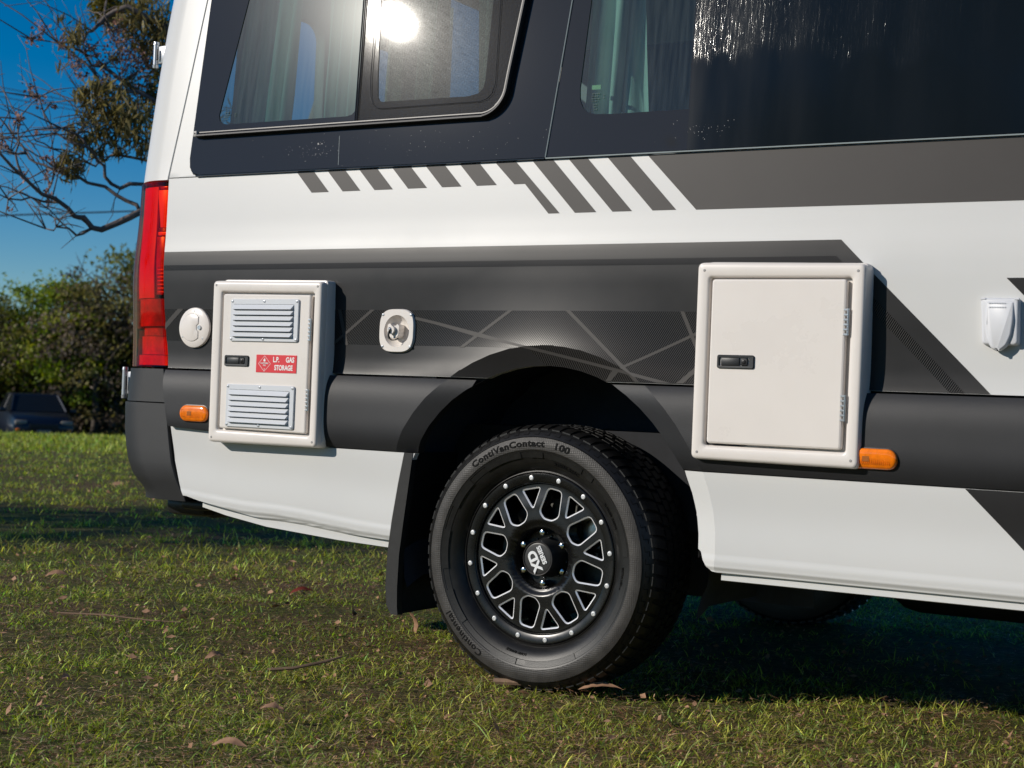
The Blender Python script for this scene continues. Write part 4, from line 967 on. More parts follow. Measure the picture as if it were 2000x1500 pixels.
# round water filler
fx, fz = -1.1900, .9318; fy = S_main(fx, fz) - .001
v, f = revolve([(.0001, -.0105), (.044, -.0105), (.0465, -.0098), (.0560, -.0085), (.0585, -.0070), (.0592, -.004), (.0592, .02)], 72)
fil = link('filler_flange', pymesh(v, f, True, 40), M['grp'], van); fil.location = (fx, fy, fz)
lidp = [(.0400 * math.cos(R(a)) - .006, .0400 * math.sin(R(a))) for a in range(50, 311, 10)] + [(.0195, -.0306), (.0195, -.012), (.012, -.006), (.012, .006), (.0195, .012), (.0195, .0306)]
link('filler_lid', tomesh(prism(lidp, -.0125, -.009, .0008), angle=40), M['grp'], fil)
link('lid_groove', tomesh(prism(inset(lidp, -.0012), -.0108, -.0095), angle=40), M['alu_grey'], fil)
for a, b in ((.002, .049), (-.041, -.028), (.036, -.032)): screwhead(.0033, fil, (a, -.0088, b), 'steel', .0012)
v, f = revolve([(.0001, -.014), (.0030, -.014), (.0035, -.0145), (.0062, -.0145), (.0068, -.0125), (.0068, -.009)], 24); o = link('key_barrel', pymesh(v, f), M['steel'], fil); o.location = (.0245, 0, .0)
# folding T latch with ring
tx, tz = -.4600, .9315; ty = S_main(tx, tz) - .010
hw, hh = .0575, .0588
Q = []
for i in range(48):
    a = 2 * math.pi * i / 48; c_, s_ = math.cos(a), math.sin(a); k = 3.3
    r_ = (abs(c_) ** k + abs(s_) ** k) ** (-1 / k); Q.append((r_ * c_ * .0570, r_ * s_ * .0585))
Oin = [(.0405 * math.cos(2 * math.pi * i / 48) + .001, .0425 * math.sin(2 * math.pi * i / 48) - .001) for i in range(48)]
loops = [[(a, .012, b) for a, b in inset(Q, -.001)], [(a, .002, b) for a, b in Q], [(a, 0, b) for a, b in inset(Q, .0018)], [(a, .0, b) for a, b in inset(Oin, -.001)], [(a, .002, b) for a, b in Oin]]
for d, y in ((.004, .010), (.012, .020), (.022, .025), (.034, .026)): loops.append([(a, y, b) for a, b in inset(Oin, d)])
v, f = loft(loops, cap=False); n = 48; f.append(tuple(range(8 * n, 9 * n))); me = pymesh(v, f, False); bm = bmesh.new(); bm.from_mesh(me); bmesh.ops.recalc_face_normals(bm, faces=bm.faces)
tl = link('awning_lamp_mount', tomesh(bm, angle=40), M['grp'], van); tl.name = 'pull_latch'; tl.location = (tx, ty, tz)
bmk = prism(rquad([(-.026, .016), (-.018, .020), (-.013, .013), (.001, .013), (.006, .019), (.012, .012), (.009, -.014), (-.004, -.022), (-.026, -.014)], .003, 2), -.004, .022, .0)
link('latch_knob', tomesh(bmk, angle=50), M['grp'], tl)
v, f = tube([(-.010, -.013, .002), (-.010, .000, .002)], .0115, 24); link('latch_boss', pymesh(v, f, True, 40), M['grp'], tl)
v, f = revolve([(.0001, -.003), (.003, -.003), (.0055, -.001), (.006, .001)], 20); o = link('pivot_screw', pymesh(v, f), M['steel'], tl); o.location = (-.012, -.0135, .003)
rg = [(-.0100, -.015, .004), (-.0125, -.017, -.004), (-.0125, -.018, -.014), (-.0085, -.018, -.022), (-.001, -.016, -.0265), (.007, -.012, -.0255), (.013, -.007, -.021)]
loops = []
for i, p in enumerate(rg):
    d = (Vector(rg[min(i + 1, 6)]) - Vector(rg[max(i - 1, 0)])).normalized(); nn = Vector((d.z, 0, -d.x)); loops.append([tuple(Vector(p) + nn * a + Vector((0, b, 0))) for a, b in ((-.0012, -.0035), (.0012, -.0035), (.0012, .0035), (-.0012, .0035))])
v, f = loft(loops); link('pull_ring', pymesh(v, f, True, 50), M['black'], tl)
for a, b in ((-.0455, .0430), (.0465, .0430), (-.0440, -.0430), (.0470, -.0430)): screwhead(.0040, tl, (a, -.0002, b), 'steel', .0015)
# mains inlet cover on the right
sx0, sz0 = 1.1530, .9700; sy = S_main(sx0, sz0)
Q = rquad([(-.0425, .0530), (.0405, .0520), (.0415, -.0500), (-.0365, -.0500)], [.008, .008, .010, .010], 5)
loops = [[(a, y, b) for a, b in inset(Q, d)] for d, y in ((-.002, .004), (0, -.012), (.0015, -.0165), (.005, -.018))]
v, f = loft(loops, cap=False); n = len(Q); f.append(tuple(range(3 * n, 4 * n))[::-1]); me = pymesh(v, f, False); bm = bmesh.new(); bm.from_mesh(me); bmesh.ops.recalc_face_normals(bm, faces=bm.faces)
sk = link('mains_inlet_cover', tomesh(bm, angle=50), M['socket'], van); sk.location = (sx0, sy, sz0)
tg = [(-.0310, .0470), (.0320, .0460), (.0330, .000), (.0290, -.030), (.0200, -.052), (.006, -.0635), (-.004, -.0640), (-.0150, -.0590), (-.0255, -.040), (-.0300, -.010)]
Q = rquad(tg, .006, 4); loops = []
for d, y in ((0, -.012), (.0004, -.018), (.0015, -.0225), (.0035, -.0250), (.0055, -.026)):
    loops.append([(a, y * (1 if b < .02 else .78), b) for a, b in inset(Q, d)])
v, f = loft(loops, cap=False); n = len(Q); f.append(tuple(range(4 * n, 5 * n))[::-1]); me = pymesh(v, f, False); bm = bmesh.new(); bm.from_mesh(me); bmesh.ops.recalc_face_normals(bm, faces=bm.faces)
link('cover_flap', tomesh(bm, angle=60), M['socket'], sk)
bm = bmesh.new()
for r_ in range(2):
    for i in range(7): rbox((-.022 + .0055 * i + r_ * .001, -.0222, .041 - r_ * .009), (.0034, .0006, .0028), 0, bm=bm)
link('embossed_marks', tomesh(bm), M['socket'], sk)
for a in (-.036, .036): 
    v, f = tube([(a - .005, -.0165, .0500), (a + .005, -.0165, .0500)], .0028, 8); link('cover_hinge', pymesh(v, f), M['socket'], sk)
# side marker lamps
def marker(x0, x1, zc, h, tilt=0.):
    xc = (x0 + x1) / 2; Wd = x1 - x0; q = [(-Wd / 2 + h / 2 + h / 2 * math.cos(R(a)), h / 2 * math.sin(R(a))) for a in range(90, 271, 15)] + [(Wd / 2 - h / 2 + h / 2 * math.cos(R(a)), h / 2 * math.sin(R(a))) for a in range(-90, 91, 15)]
    q = q[::-1]; base = min(S_mould(xc, zc + t) for t in (-h / 2, 0, h / 2))
    def sy_(z): return S_mould(xc, zc + z)
    loops = [[(a, y + (sy_(b)), b) for a, b in inset(q, d)] for d, y in ((0, .004), (.0002, -.0045), (.002, -.0080), (.006, -.0100), (.013, -.0110))]
    v, f = loft(loops, cap=False); n = len(q); f.append(tuple(range(4 * n, 5 * n))[::-1]); me = pymesh(v, f, False); bm = bmesh.new(); bm.from_mesh(me); bmesh.ops.recalc_face_normals(bm, faces=bm.faces)
    o = link('side_marker_lamp', tomesh(bm, angle=50), M['orange'], van); o.location = (xc, 0, zc)
    loops = [[(a, y + sy_(b), b) for a, b in inset(q, d)] for d, y in ((-.0022, .003), (-.0020, -.0015), (.0, -.0020))]
    v, f = loft(loops, cap=False); link('lamp_gasket', pymesh(v, f, True, 50), M['black'], o)
    bm = bmesh.new()
    for i in range(int(Wd * .8 / .0045)): rbox((-Wd * .40 + i * .0045, sy_(0) - .0109, 0), (.0012, .0008, h * .50), 0, bm=bm)
    link('lens_ribs', tomesh(bm), M['orange'], o)
    link('lamp_bulb', tomesh(rbox((-Wd * .12, sy_(0) - .0112, 0), (.016, .0012, h * .26), .0004)), M['amber_in'], o)
marker(-1.2020, -1.0935, .6795, .0475); marker(.8300, .9450, .6570, .0470)
LIMBS = [
  [(-3.977, 3.701, 0.341), (-4.046, 3.653, 0.934), (-4.177, 3.51, 1.341), (-4.319, 3.304, 1.618), (-4.401, 3.136, 1.703), (-4.433, 3.058, 1.727), (-4.501, 2.96, 1.656), (-4.585, 2.85, 1.617), (-4.61, 2.776, 1.666), (-4.627, 2.707, 1.709), (-4.673, 2.562, 1.768), (-4.688, 2.435, 1.849), (-4.718, 2.299, 1.954), (-4.781, 2.142, 2.094)] ,
  [(-4.585, 2.85, 1.617), (-4.62, 2.772, 1.566), (-4.68, 2.676, 1.605), (-4.728, 2.647, 1.592)] ,
  [(-4.627, 2.707, 1.709), (-4.708, 2.658, 1.739), (-4.766, 2.564, 1.757), (-4.832, 2.466, 1.738), (-4.886, 2.316, 1.77)] ,
  [(-4.319, 3.304, 1.618), (-4.495, 3.136, 1.896), (-4.568, 3.034, 1.861), (-4.607, 2.951, 1.918), (-4.646, 2.926, 2.003), (-4.621, 2.824, 2.064), (-4.674, 2.791, 2.135), (-4.672, 2.675, 2.15)] ,
  [(-4.433, 3.058, 1.727), (-4.449, 3.048, 1.766), (-4.55, 2.987, 1.817), (-4.69, 2.901, 1.879), (-4.767, 2.854, 1.91), (-4.85, 2.804, 1.941), (-4.942, 2.747, 1.98), (-4.991, 2.717, 2.033), (-5.045, 2.683, 2.114), (-5.073, 2.665, 2.228)] ,
  [(-4.177, 3.51, 1.341), (-4.309, 3.367, 1.802), (-4.466, 3.269, 2.001), (-4.569, 3.207, 2.05), (-4.691, 3.133, 2.07), (-4.763, 3.089, 2.032), (-4.802, 3.066, 2.0), (-4.897, 3.007, 2.07), (-4.947, 2.86, 2.079), (-5.024, 2.813, 2.119)] ,
  [(-4.046, 3.653, 0.934), (-4.406, 3.774, 2.01), (-4.608, 3.644, 2.616), (-4.775, 3.54, 2.916), (-4.895, 3.35, 2.998), (-5.01, 3.281, 2.925), (-4.993, 3.175, 2.824), (-5.03, 3.153, 2.768), (-5.067, 3.131, 2.73)] ,
  [(-4.406, 3.774, 2.01), (-4.655, 3.619, 2.399), (-4.815, 3.52, 2.483), (-4.903, 3.35, 2.549), (-5.009, 3.284, 2.636), (-5.027, 3.156, 2.687), (-5.145, 3.084, 2.727), (-5.212, 3.043, 2.814), (-5.251, 3.019, 2.836)] ,
  [(-4.406, 3.774, 2.01), (-4.636, 3.514, 2.349), (-4.75, 3.326, 2.474), (-4.893, 3.239, 2.497), (-4.884, 3.127, 2.535), (-4.963, 3.078, 2.621), (-5.081, 3.006, 2.72), (-5.222, 2.92, 2.743)] ,
  [(-4.621, 2.824, 2.064), (-4.772, 2.732, 2.136), (-4.836, 2.692, 2.248), (-4.863, 2.674, 2.332), (-4.9, 2.651, 2.359)] ,
  [(-4.85, 2.804, 1.941), (-4.865, 2.795, 1.862), (-4.873, 2.791, 1.746), (-4.887, 2.781, 1.948)] ,
  [(-4.991, 2.717, 2.033), (-5.067, 2.671, 2.026), (-5.105, 2.647, 2.068), (-5.116, 2.64, 2.168)] ,
  [(-4.688, 2.435, 1.849), (-4.727, 2.41, 1.971), (-4.718, 2.414, 2.082), (-4.718, 2.413, 2.159)] ,
  [(-4.691, 3.133, 2.07), (-4.736, 3.104, 2.166), (-4.676, 3.14, 2.257), (-4.629, 3.167, 2.377)] ,
  [(-4.963, 3.196, 2.524), (-4.854, 3.147, 2.388), (-4.903, 3.119, 2.296), (-4.799, 3.066, 2.163)] ,
]
CLUST = [
   (-5.078, 3.006, 2.869, 0.027, 14, 0) ,
   (-4.994, 3.058, 2.793, 0.054, 50, 0) ,
   (-5.012, 3.048, 2.714, 0.054, 50, 0) ,
   (-5.07, 3.014, 2.586, 0.024, 6, 0) ,
   (-5.056, 3.021, 2.736, 0.036, 22, 1) ,
   (-5.173, 2.949, 2.799, 0.03, 30, 1) ,
   (-5.222, 2.92, 2.728, 0.027, 22, 1) ,
   (-5.176, 2.948, 2.737, 0.018, 10, 1) ,
   (-4.988, 3.064, 2.596, 0.042, 45, 1) ,
   (-4.961, 3.08, 2.547, 0.03, 20, 1) ,
   (-5.003, 3.17, 2.718, 0.048, 35, 1) ,
   (-4.95, 3.203, 2.676, 0.045, 30, 1) ,
   (-4.958, 2.733, 2.363, 0.049, 60, 1) ,
   (-4.718, 2.413, 2.159, 0.025, 26, 1) ,
   (-4.858, 2.795, 2.302, 0.014, 8, 1) ,
   (-4.946, 2.51, 2.039, 0.025, 26, 1) ,
   (-4.804, 2.714, 1.992, 0.026, 26, 1) ,
   (-4.808, 2.712, 1.892, 0.026, 18, 1) ,
   (-4.798, 2.72, 1.778, 0.046, 40, 1) ,
   (-4.759, 2.509, 1.862, 0.02, 12, 1) ,
   (-4.792, 2.603, 2.122, 0.017, 10, 1) ,
   (-4.825, 2.47, 1.683, 0.014, 6, 1) ,
   (-4.807, 2.942, 2.392, 0.047, 60, 0) ,
   (-4.745, 2.979, 2.409, 0.064, 90, 0) ,
   (-4.67, 3.025, 2.398, 0.076, 110, 0) ,
   (-4.779, 2.96, 2.276, 0.058, 70, 0) ,
   (-4.704, 3.005, 2.294, 0.082, 140, 0) ,
   (-4.616, 3.058, 2.284, 0.082, 150, 0) ,
   (-4.541, 3.105, 2.258, 0.076, 140, 0) ,
   (-4.774, 2.847, 2.15, 0.04, 60, 0) ,
   (-4.723, 2.879, 2.1, 0.052, 80, 0) ,
   (-4.7, 3.009, 2.163, 0.064, 100, 0) ,
   (-4.601, 3.069, 2.168, 0.064, 100, 0) ,
   (-4.512, 3.123, 2.128, 0.058, 90, 0) ,
   (-4.71, 3.004, 2.061, 0.035, 40, 0) ,
   (-4.795, 2.836, 2.01, 0.029, 40, 0) ,
   (-4.768, 2.853, 1.939, 0.049, 80, 0) ,
   (-4.823, 2.819, 1.965, 0.02, 20, 0) ,
   (-4.74, 2.87, 1.989, 0.023, 25, 0) ,
   (-6.121, 4.357, 3.327, 0.078, 420, 2) ,
   (-6.093, 4.374, 3.374, 0.085, 380, 2) ,
   (-6.029, 4.414, 3.254, 0.063, 150, 2) ,
   (-4.959, 3.429, 2.877, 0.086, 110, 0) ,
   (-4.868, 3.483, 2.943, 0.092, 150, 0) ,
   (-4.831, 3.505, 3.022, 0.105, 150, 0) ,
   (-4.923, 3.45, 3.002, 0.074, 80, 0) ,
   (-4.775, 3.541, 2.886, 0.092, 160, 0) ,
   (-4.877, 3.479, 2.804, 0.074, 90, 0) ,
   (-4.938, 3.325, 2.868, 0.049, 45, 1) ,
   (-4.949, 3.319, 2.791, 0.049, 50, 1) ,
   (-4.908, 3.345, 2.732, 0.061, 70, 1) ,
   (-4.855, 3.377, 2.689, 0.067, 90, 1) ,
   (-4.848, 3.498, 2.697, 0.068, 90, 1) ,
   (-4.895, 3.586, 2.781, 0.093, 150, 0) ,
   (-4.864, 3.606, 2.627, 0.093, 160, 2) ,
   (-4.871, 3.486, 2.573, 0.068, 70, 1) ,
   (-4.878, 3.364, 2.611, 0.055, 60, 1) ,
   (-4.815, 3.52, 2.483, 0.074, 90, 2) ,
   (-4.821, 3.401, 2.431, 0.049, 50, 1) ,
   (-4.907, 3.23, 2.557, 0.03, 26, 1) ,
   (-4.932, 3.215, 2.526, 0.03, 20, 1) ,
   (-4.838, 3.508, 2.359, 0.074, 90, 2) ,
   (-4.696, 3.129, 2.079, 0.029, 30, 0) ,
   (-4.863, 3.374, 2.521, 0.055, 50, 0) ,
   (-4.938, 3.327, 2.685, 0.03, 26, 0) ,
   (-4.728, 3.576, 2.21, 0.123, 200, 0) ,
   (-4.683, 3.601, 2.459, 0.123, 200, 0) ,
   (-4.806, 3.757, 2.809, 0.157, 200, 0) ,
   (-4.81, 3.762, 2.055, 0.126, 120, 0) ,
   (-4.646, 3.853, 2.88, 0.189, 220, 0) ,
   (-4.632, 3.867, 2.377, 0.189, 200, 0) ,
]
# ================================================================== FOLIAGE HELPERS
def quads_mesh(name, centre, ax, ay, col, m, parent=None, fold=None, **kw):
    """many leaf quads: centre (n,3), half axes ax (long) / ay (short); rhombus of 4 points"""
    n = len(centre); P = np.empty((n, 4, 3), np.float32); P[:, 0] = centre - ax; P[:, 1] = centre + ay - ax * .1; P[:, 2] = centre + ax; P[:, 3] = centre - ay - ax * .1
    me = bpy.data.meshes.new(name); me.vertices.add(4 * n); me.vertices.foreach_set('co', P.ravel()); me.loops.add(4 * n); me.loops.foreach_set('vertex_index', np.arange(4 * n, dtype=np.int32))
    me.polygons.add(n); me.polygons.foreach_set('loop_start', np.arange(0, 4 * n, 4, dtype=np.int32)); me.polygons.foreach_set('loop_total', np.full(n, 4, np.int32)); me.update(calc_edges=True)
    a = me.color_attributes.new('Col', 'FLOAT_COLOR', 'POINT'); c = np.ones((n, 4, 4), np.float32); c[:, :, :3] = col[:, None, :]; a.data.foreach_set('color', c.ravel())
    return link(name, me, m, parent, **kw)
def unit(a): return a / np.maximum(1e-9, np.linalg.norm(a, axis=-1, keepdims=True))
def rand_dirs(n): return unit(rng.normal(size=(n, 3)))
def limb_parts(p, r0, r1, n=6, wob=.0):
    k = len(p); q = []; rr = []
    for i in range(k - 1):
        for t in (0, .5):
            a = Vector(p[i]).lerp(Vector(p[i + 1]), t) + Vector((rnd.gauss(0, wob), rnd.gauss(0, wob), rnd.gauss(0, wob))) * (t > 0); q.append(a); rr.append(r0 + (r1 - r0) * ((i + t) / (k - 1)) ** .7)
    q.append(Vector(p[-1])); rr.append(r1); return tube(q, rr, n)
# ================================================================== GUM TREE BEHIND THE VAN
gum = empty('gum_tree', (-3.9, 3.6, 0), 'gum tree with bare twigs, drooping leaves and seed clusters behind the van', 'tree')
def local(pts, o): return [(x - o[0], y - o[1], z - o[2]) for x, y, z in pts]
go = (-3.9, 3.6, 0)
trunk_pts = [(-3.85, 3.55, -.1), (-3.88, 3.6, .6), (-3.95, 3.75, 1.6), (-3.80, 4.05, 2.8), (-3.6, 4.2, 4.2), (-3.5, 4.3, 5.5)]
parts = [limb_parts(trunk_pts, .15, .05, 12)]
v, f = merge(parts); link('trunk', pymesh(local(v, go), f, True, 180), M['bark'], gum)
RAD = [(.036, .006), (.009, .004), (.010, .003), (.016, .005), (.014, .004), (.012, .004), (.036, .005), (.02, .004), (.02, .003), (.008, .003), (.008, .003), (.008, .003), (.008, .003), (.010, .003), (.009, .003)]
for L, (a, b) in zip(LIMBS, RAD):
    v, f = limb_parts(L, a, b, 7, .012); link('branch', pymesh(local(v, go), f, True, 180), M['bark'], gum)
# fine twigs
parts = []
allp = [Vector(p) for L in LIMBS for p in L[2:]]
for cxp, cyp, czp, r_, n_, k_ in CLUST:
    c = Vector((cxp, cyp, czp)); near = min(allp, key=lambda q: (q - c).length)
    for j in range(3 if k_ != 2 else 2):
        e_ = c + Vector((rnd.gauss(0, r_), rnd.gauss(0, r_), rnd.gauss(0, r_))) * .9; mid = near.lerp(e_, .5) + Vector((rnd.gauss(0, .03), rnd.gauss(0, .03), rnd.gauss(0, .03))); parts.append(tube([near, near.lerp(mid, .5) + Vector((0, 0, rnd.gauss(0, .01))), mid, e_], [.004, .0035, .0028, .0015], 4))
for L in LIMBS:
    for _ in range(7):
        i = rnd.randrange(max(1, len(L) // 3), len(L)); p = Vector(L[i]); d = Vector((rnd.gauss(-.15, .2), rnd.gauss(-.05, .2), rnd.gauss(.12, .16))); q = p + d; parts.append(tube([p, p + d * .4 + Vector((0, 0, .02)), p + d * .75 + Vector((rnd.gauss(0, .02), 0, .01)), q], [.0045, .0035, .0025, .0012], 4))
        d2 = Vector((rnd.gauss(0, .1), rnd.gauss(0, .1), rnd.gauss(.05, .08))); parts.append(tube([p + d * .6, p + d * .6 + d2], [.0022, .001], 4))
v, f = merge(parts); link('twigs', pymesh(local(v, go), f, True, 180), M['bark'], gum, kind='stuff')
Cn, AX, AY, CO = [], [], [], []
for cxp, cyp, czp, r_, n_, k_ in CLUST:
    n = int(n_ * (1.05 if k_ == 0 else 1.2)); c = np.array([cxp, cyp, czp]) + rng.normal(size=(n, 3)) * r_ * np.array([.62, .62, .62])
    if k_ == 0:
        ax = unit(rng.normal(size=(n, 3)) * .55 + np.array([0, 0, -1.])) * rng.uniform(.028, .055, (n, 1)); ay = unit(np.cross(ax, rand_dirs(n))) * rng.uniform(.0045, .0085, (n, 1)); base = np.array([.20, .165, .062])
        col = base * rng.uniform(.5, 1.5, (n, 1)) * np.array([1, 1, 1]) + rng.uniform(0, .02, (n, 1)) * np.array([1.2, 1, .4])
    elif k_ == 1:
        ax = rand_dirs(n) * rng.uniform(.006, .016, (n, 1)); ay = unit(np.cross(ax, rand_dirs(n))) * rng.uniform(.005, .011, (n, 1)); col = np.array([.36, .20, .15]) * rng.uniform(.4, 1.5, (n, 1))
    else:
        ax = rand_dirs(n) * rng.uniform(.02, .045, (n, 1)); ay = unit(np.cross(ax, rand_dirs(n))) * rng.uniform(.004, .009, (n, 1)); col = np.array([.17, .145, .03]) * rng.uniform(.4, 1.4, (n, 1))
    Cn.append(c); AX.append(ax); AY.append(ay); CO.append(col)
quads_mesh('crown', np.concatenate(Cn) - np.array(go), np.concatenate(AX), np.concatenate(AY), np.concatenate(CO), M['foliage'], gum, kind='stuff')

# ================================================================== SCRUB AND TREES BEHIND THE FIELD
def ray_ground(u, D):          # a point on the field at distance D in the direction of photo column u
    d = (Fw * f_px + R2 * (u - 1000) - U2 * (800 - 750)) / f_px; p = CAM + d * D; return p.x, p.y, terrain(p.x, p.y)
def bush(label, u, D, H, W, hue, dens=1., bare=0., low=0., seed=0, cat='tree', name='scrub_tree', sz=.10):
    r_ = np.random.default_rng(100 + seed); rr = random.Random(seed); x, y, z = ray_ground(u, D); o = empty(name, (x, y, z - .1), label, cat, 'trees behind the field')
    P = []; T = [(0, 0, 0), (rr.gauss(0, .15), rr.gauss(0, .1), H * .22), (rr.gauss(0, .3), rr.gauss(0, .2), H * .5), (rr.gauss(0, .4), rr.gauss(0, .3), H * .82)]
    P.append(tube(T, [.13, .11, .07, .025], 8)); ends = []
    for i in range(11):
        t = rr.uniform(.12, .85); b = Vector(T[1]).lerp(Vector(T[3]), t); a = rr.uniform(0, 6.28); L = W * .55 * (1.15 - .6 * t); e_ = b + Vector((math.cos(a) * L, math.sin(a) * L * .8, rr.uniform(.1, .35) * H)); e_.z = min(e_.z, H * .97); m_ = b.lerp(e_, .5) + Vector((rr.gauss(0, .12), rr.gauss(0, .12), rr.gauss(.05, .12)))
        P.append(tube([b, m_, e_], [.05, .032, .012], 6)); ends += [e_, m_]
        for _ in range(5): q = m_.lerp(e_, rr.random()); w_ = q + Vector((rr.gauss(0, .35), rr.gauss(0, .35), rr.gauss(.15, .3))); P.append(tube([q, w_], [.014, .005], 4)); ends.append(w_)
    v, f = merge(P); link('trunk', pymesh(v, f, True, 180), M['bark_d'], o)
    C_, A_, B_, K_ = [], [], [], []
    ncl = int(120 * dens)
    for i in range(ncl):
        e_ = np.array(ends[rr.randrange(len(ends))]); th = rr.uniform(0, 6.28); rad = (rr.random() ** .6) * W * .62; zz_ = low * H + (1 - low) * H * (rr.random() ** .8); edge = math.sqrt(max(.05, 1 - max(0, (zz_ / H - .45) / .58) ** 2))
        c = np.array([math.cos(th) * rad * edge, math.sin(th) * rad * edge * .8, zz_]) if rr.random() < .7 else e_
        s = rr.uniform(.16, .42); n = int(rr.uniform(40, 85)); pts = c + r_.normal(size=(n, 3)) * s * np.array([1, 1, .6]); pts[:, 2] = np.maximum(pts[:, 2], .05)
        cl = rr.uniform(.45, 1.5); kind = rr.random()
        base = np.array(hue) * cl
        if kind < bare: base = np.array([.15, .115, .085]) * cl
        ax = unit(r_.normal(size=(n, 3))) * r_.uniform(sz * .5, sz, (n, 1)); ay = unit(np.cross(ax, unit(r_.normal(size=(n, 3))))) * r_.uniform(sz * .25, sz * .5, (n, 1))
        C_.append(pts); A_.append(ax); B_.append(ay); K_.append(np.clip(base * r_.uniform(.55, 1.45, (n, 1)), .003, .3))
    quads_mesh('crown', np.concatenate(C_), np.concatenate(A_), np.concatenate(B_), np.concatenate(K_), M['foliage'], o, kind='stuff')
G1, G2, G3, G4 = (.22, .32, .03), (.15, .155, .028), (.10, .10, .022), (.19, .165, .055)
bush('olive scrub tree at the left edge behind the pale car', -60, 50, 4.6, 4.4, G2, 1.4, .15, seed=1)
bush('low dark scrub tree directly behind the blue car', 40, 52, 4.3, 4.2, G3, 1.3, .2, seed=2)
bush('bushy tree with the brightest green top, left of the van', 112, 50, 5.0, 3.6, G1, 1.3, .05, low=.35, seed=3)
bush('grey twiggy half bare tree right of the bright green top', 185, 49, 5.0, 4.0, G4, .9, .55, seed=4)
bush('tallest olive tree, right beside the tail lamp', 262, 51, 6.1, 4.4, G2, 1.5, .15, low=.1, seed=5)
bush('tree hidden mostly behind the rear of the van', 345, 50, 5.8, 4.4, G3, 1.2, .2, seed=6)
for i, (u, D, H) in enumerate([(-190, 52, 5.2), (-320, 55, 5.8), (460, 53, 5.6)]): bush(['tree outside the left edge of the photo, next to the row', 'tree well outside the left edge of the photo', 'tree behind the middle of the van'][i], u, D, H, 4.8, (G2, G3, G4)[i], 1., .2, seed=10 + i)
def thicket():
    """dark understorey behind the tree row, no single plant can be told apart"""
    C_, A_, B_, K_ = [], [], [], []
    for i in range(520):
        u = rnd.uniform(-420, 560); D = rnd.uniform(51.5, 60); x, y, z = ray_ground(u, D); s = rnd.uniform(.25, .6); n = 60; c = np.array([x, y, z + rnd.uniform(0, 3.4)]); pts = c + rng.normal(size=(n, 3)) * s; C_.append(pts)
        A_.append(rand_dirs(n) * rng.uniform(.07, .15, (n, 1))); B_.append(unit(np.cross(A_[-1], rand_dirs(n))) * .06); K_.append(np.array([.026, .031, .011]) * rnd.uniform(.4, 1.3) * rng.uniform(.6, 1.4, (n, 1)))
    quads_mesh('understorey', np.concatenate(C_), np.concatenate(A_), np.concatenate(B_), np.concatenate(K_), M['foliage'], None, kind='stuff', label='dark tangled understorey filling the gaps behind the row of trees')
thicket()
def grove(label, x, y, H, W, hue, dens, seed, low, sz=.12, grp='trees on the camera side of the field'):
    global ray_ground
    keep = ray_ground; ray_ground = lambda u, D: (x, y, terrain(x, y)); bush(label, 0, 0, H, W, hue, dens, .1, low=low, seed=seed, sz=sz, name='roadside_tree'); ray_ground = keep
for i, (x, y, H, W, l) in enumerate([(-1.8, -13.0, 9.5, 6.5, 'tall leafy tree behind the photographer, mirrored in the dark windows'), (3.6, -15.0, 10, 7, 'broad tree behind the photographer, further right'), (9, -14.0, 9.5, 7, 'rightmost tree behind the photographer'), (-11.8, -6.8, 6.2, 3.4, 'tree left of the photographer casting the shade bands on the field')]):
    grove(l, x, y, H, W, G3, 1.8 if i < 3 else .24, 40 + i, .05 if i < 3 else .70)

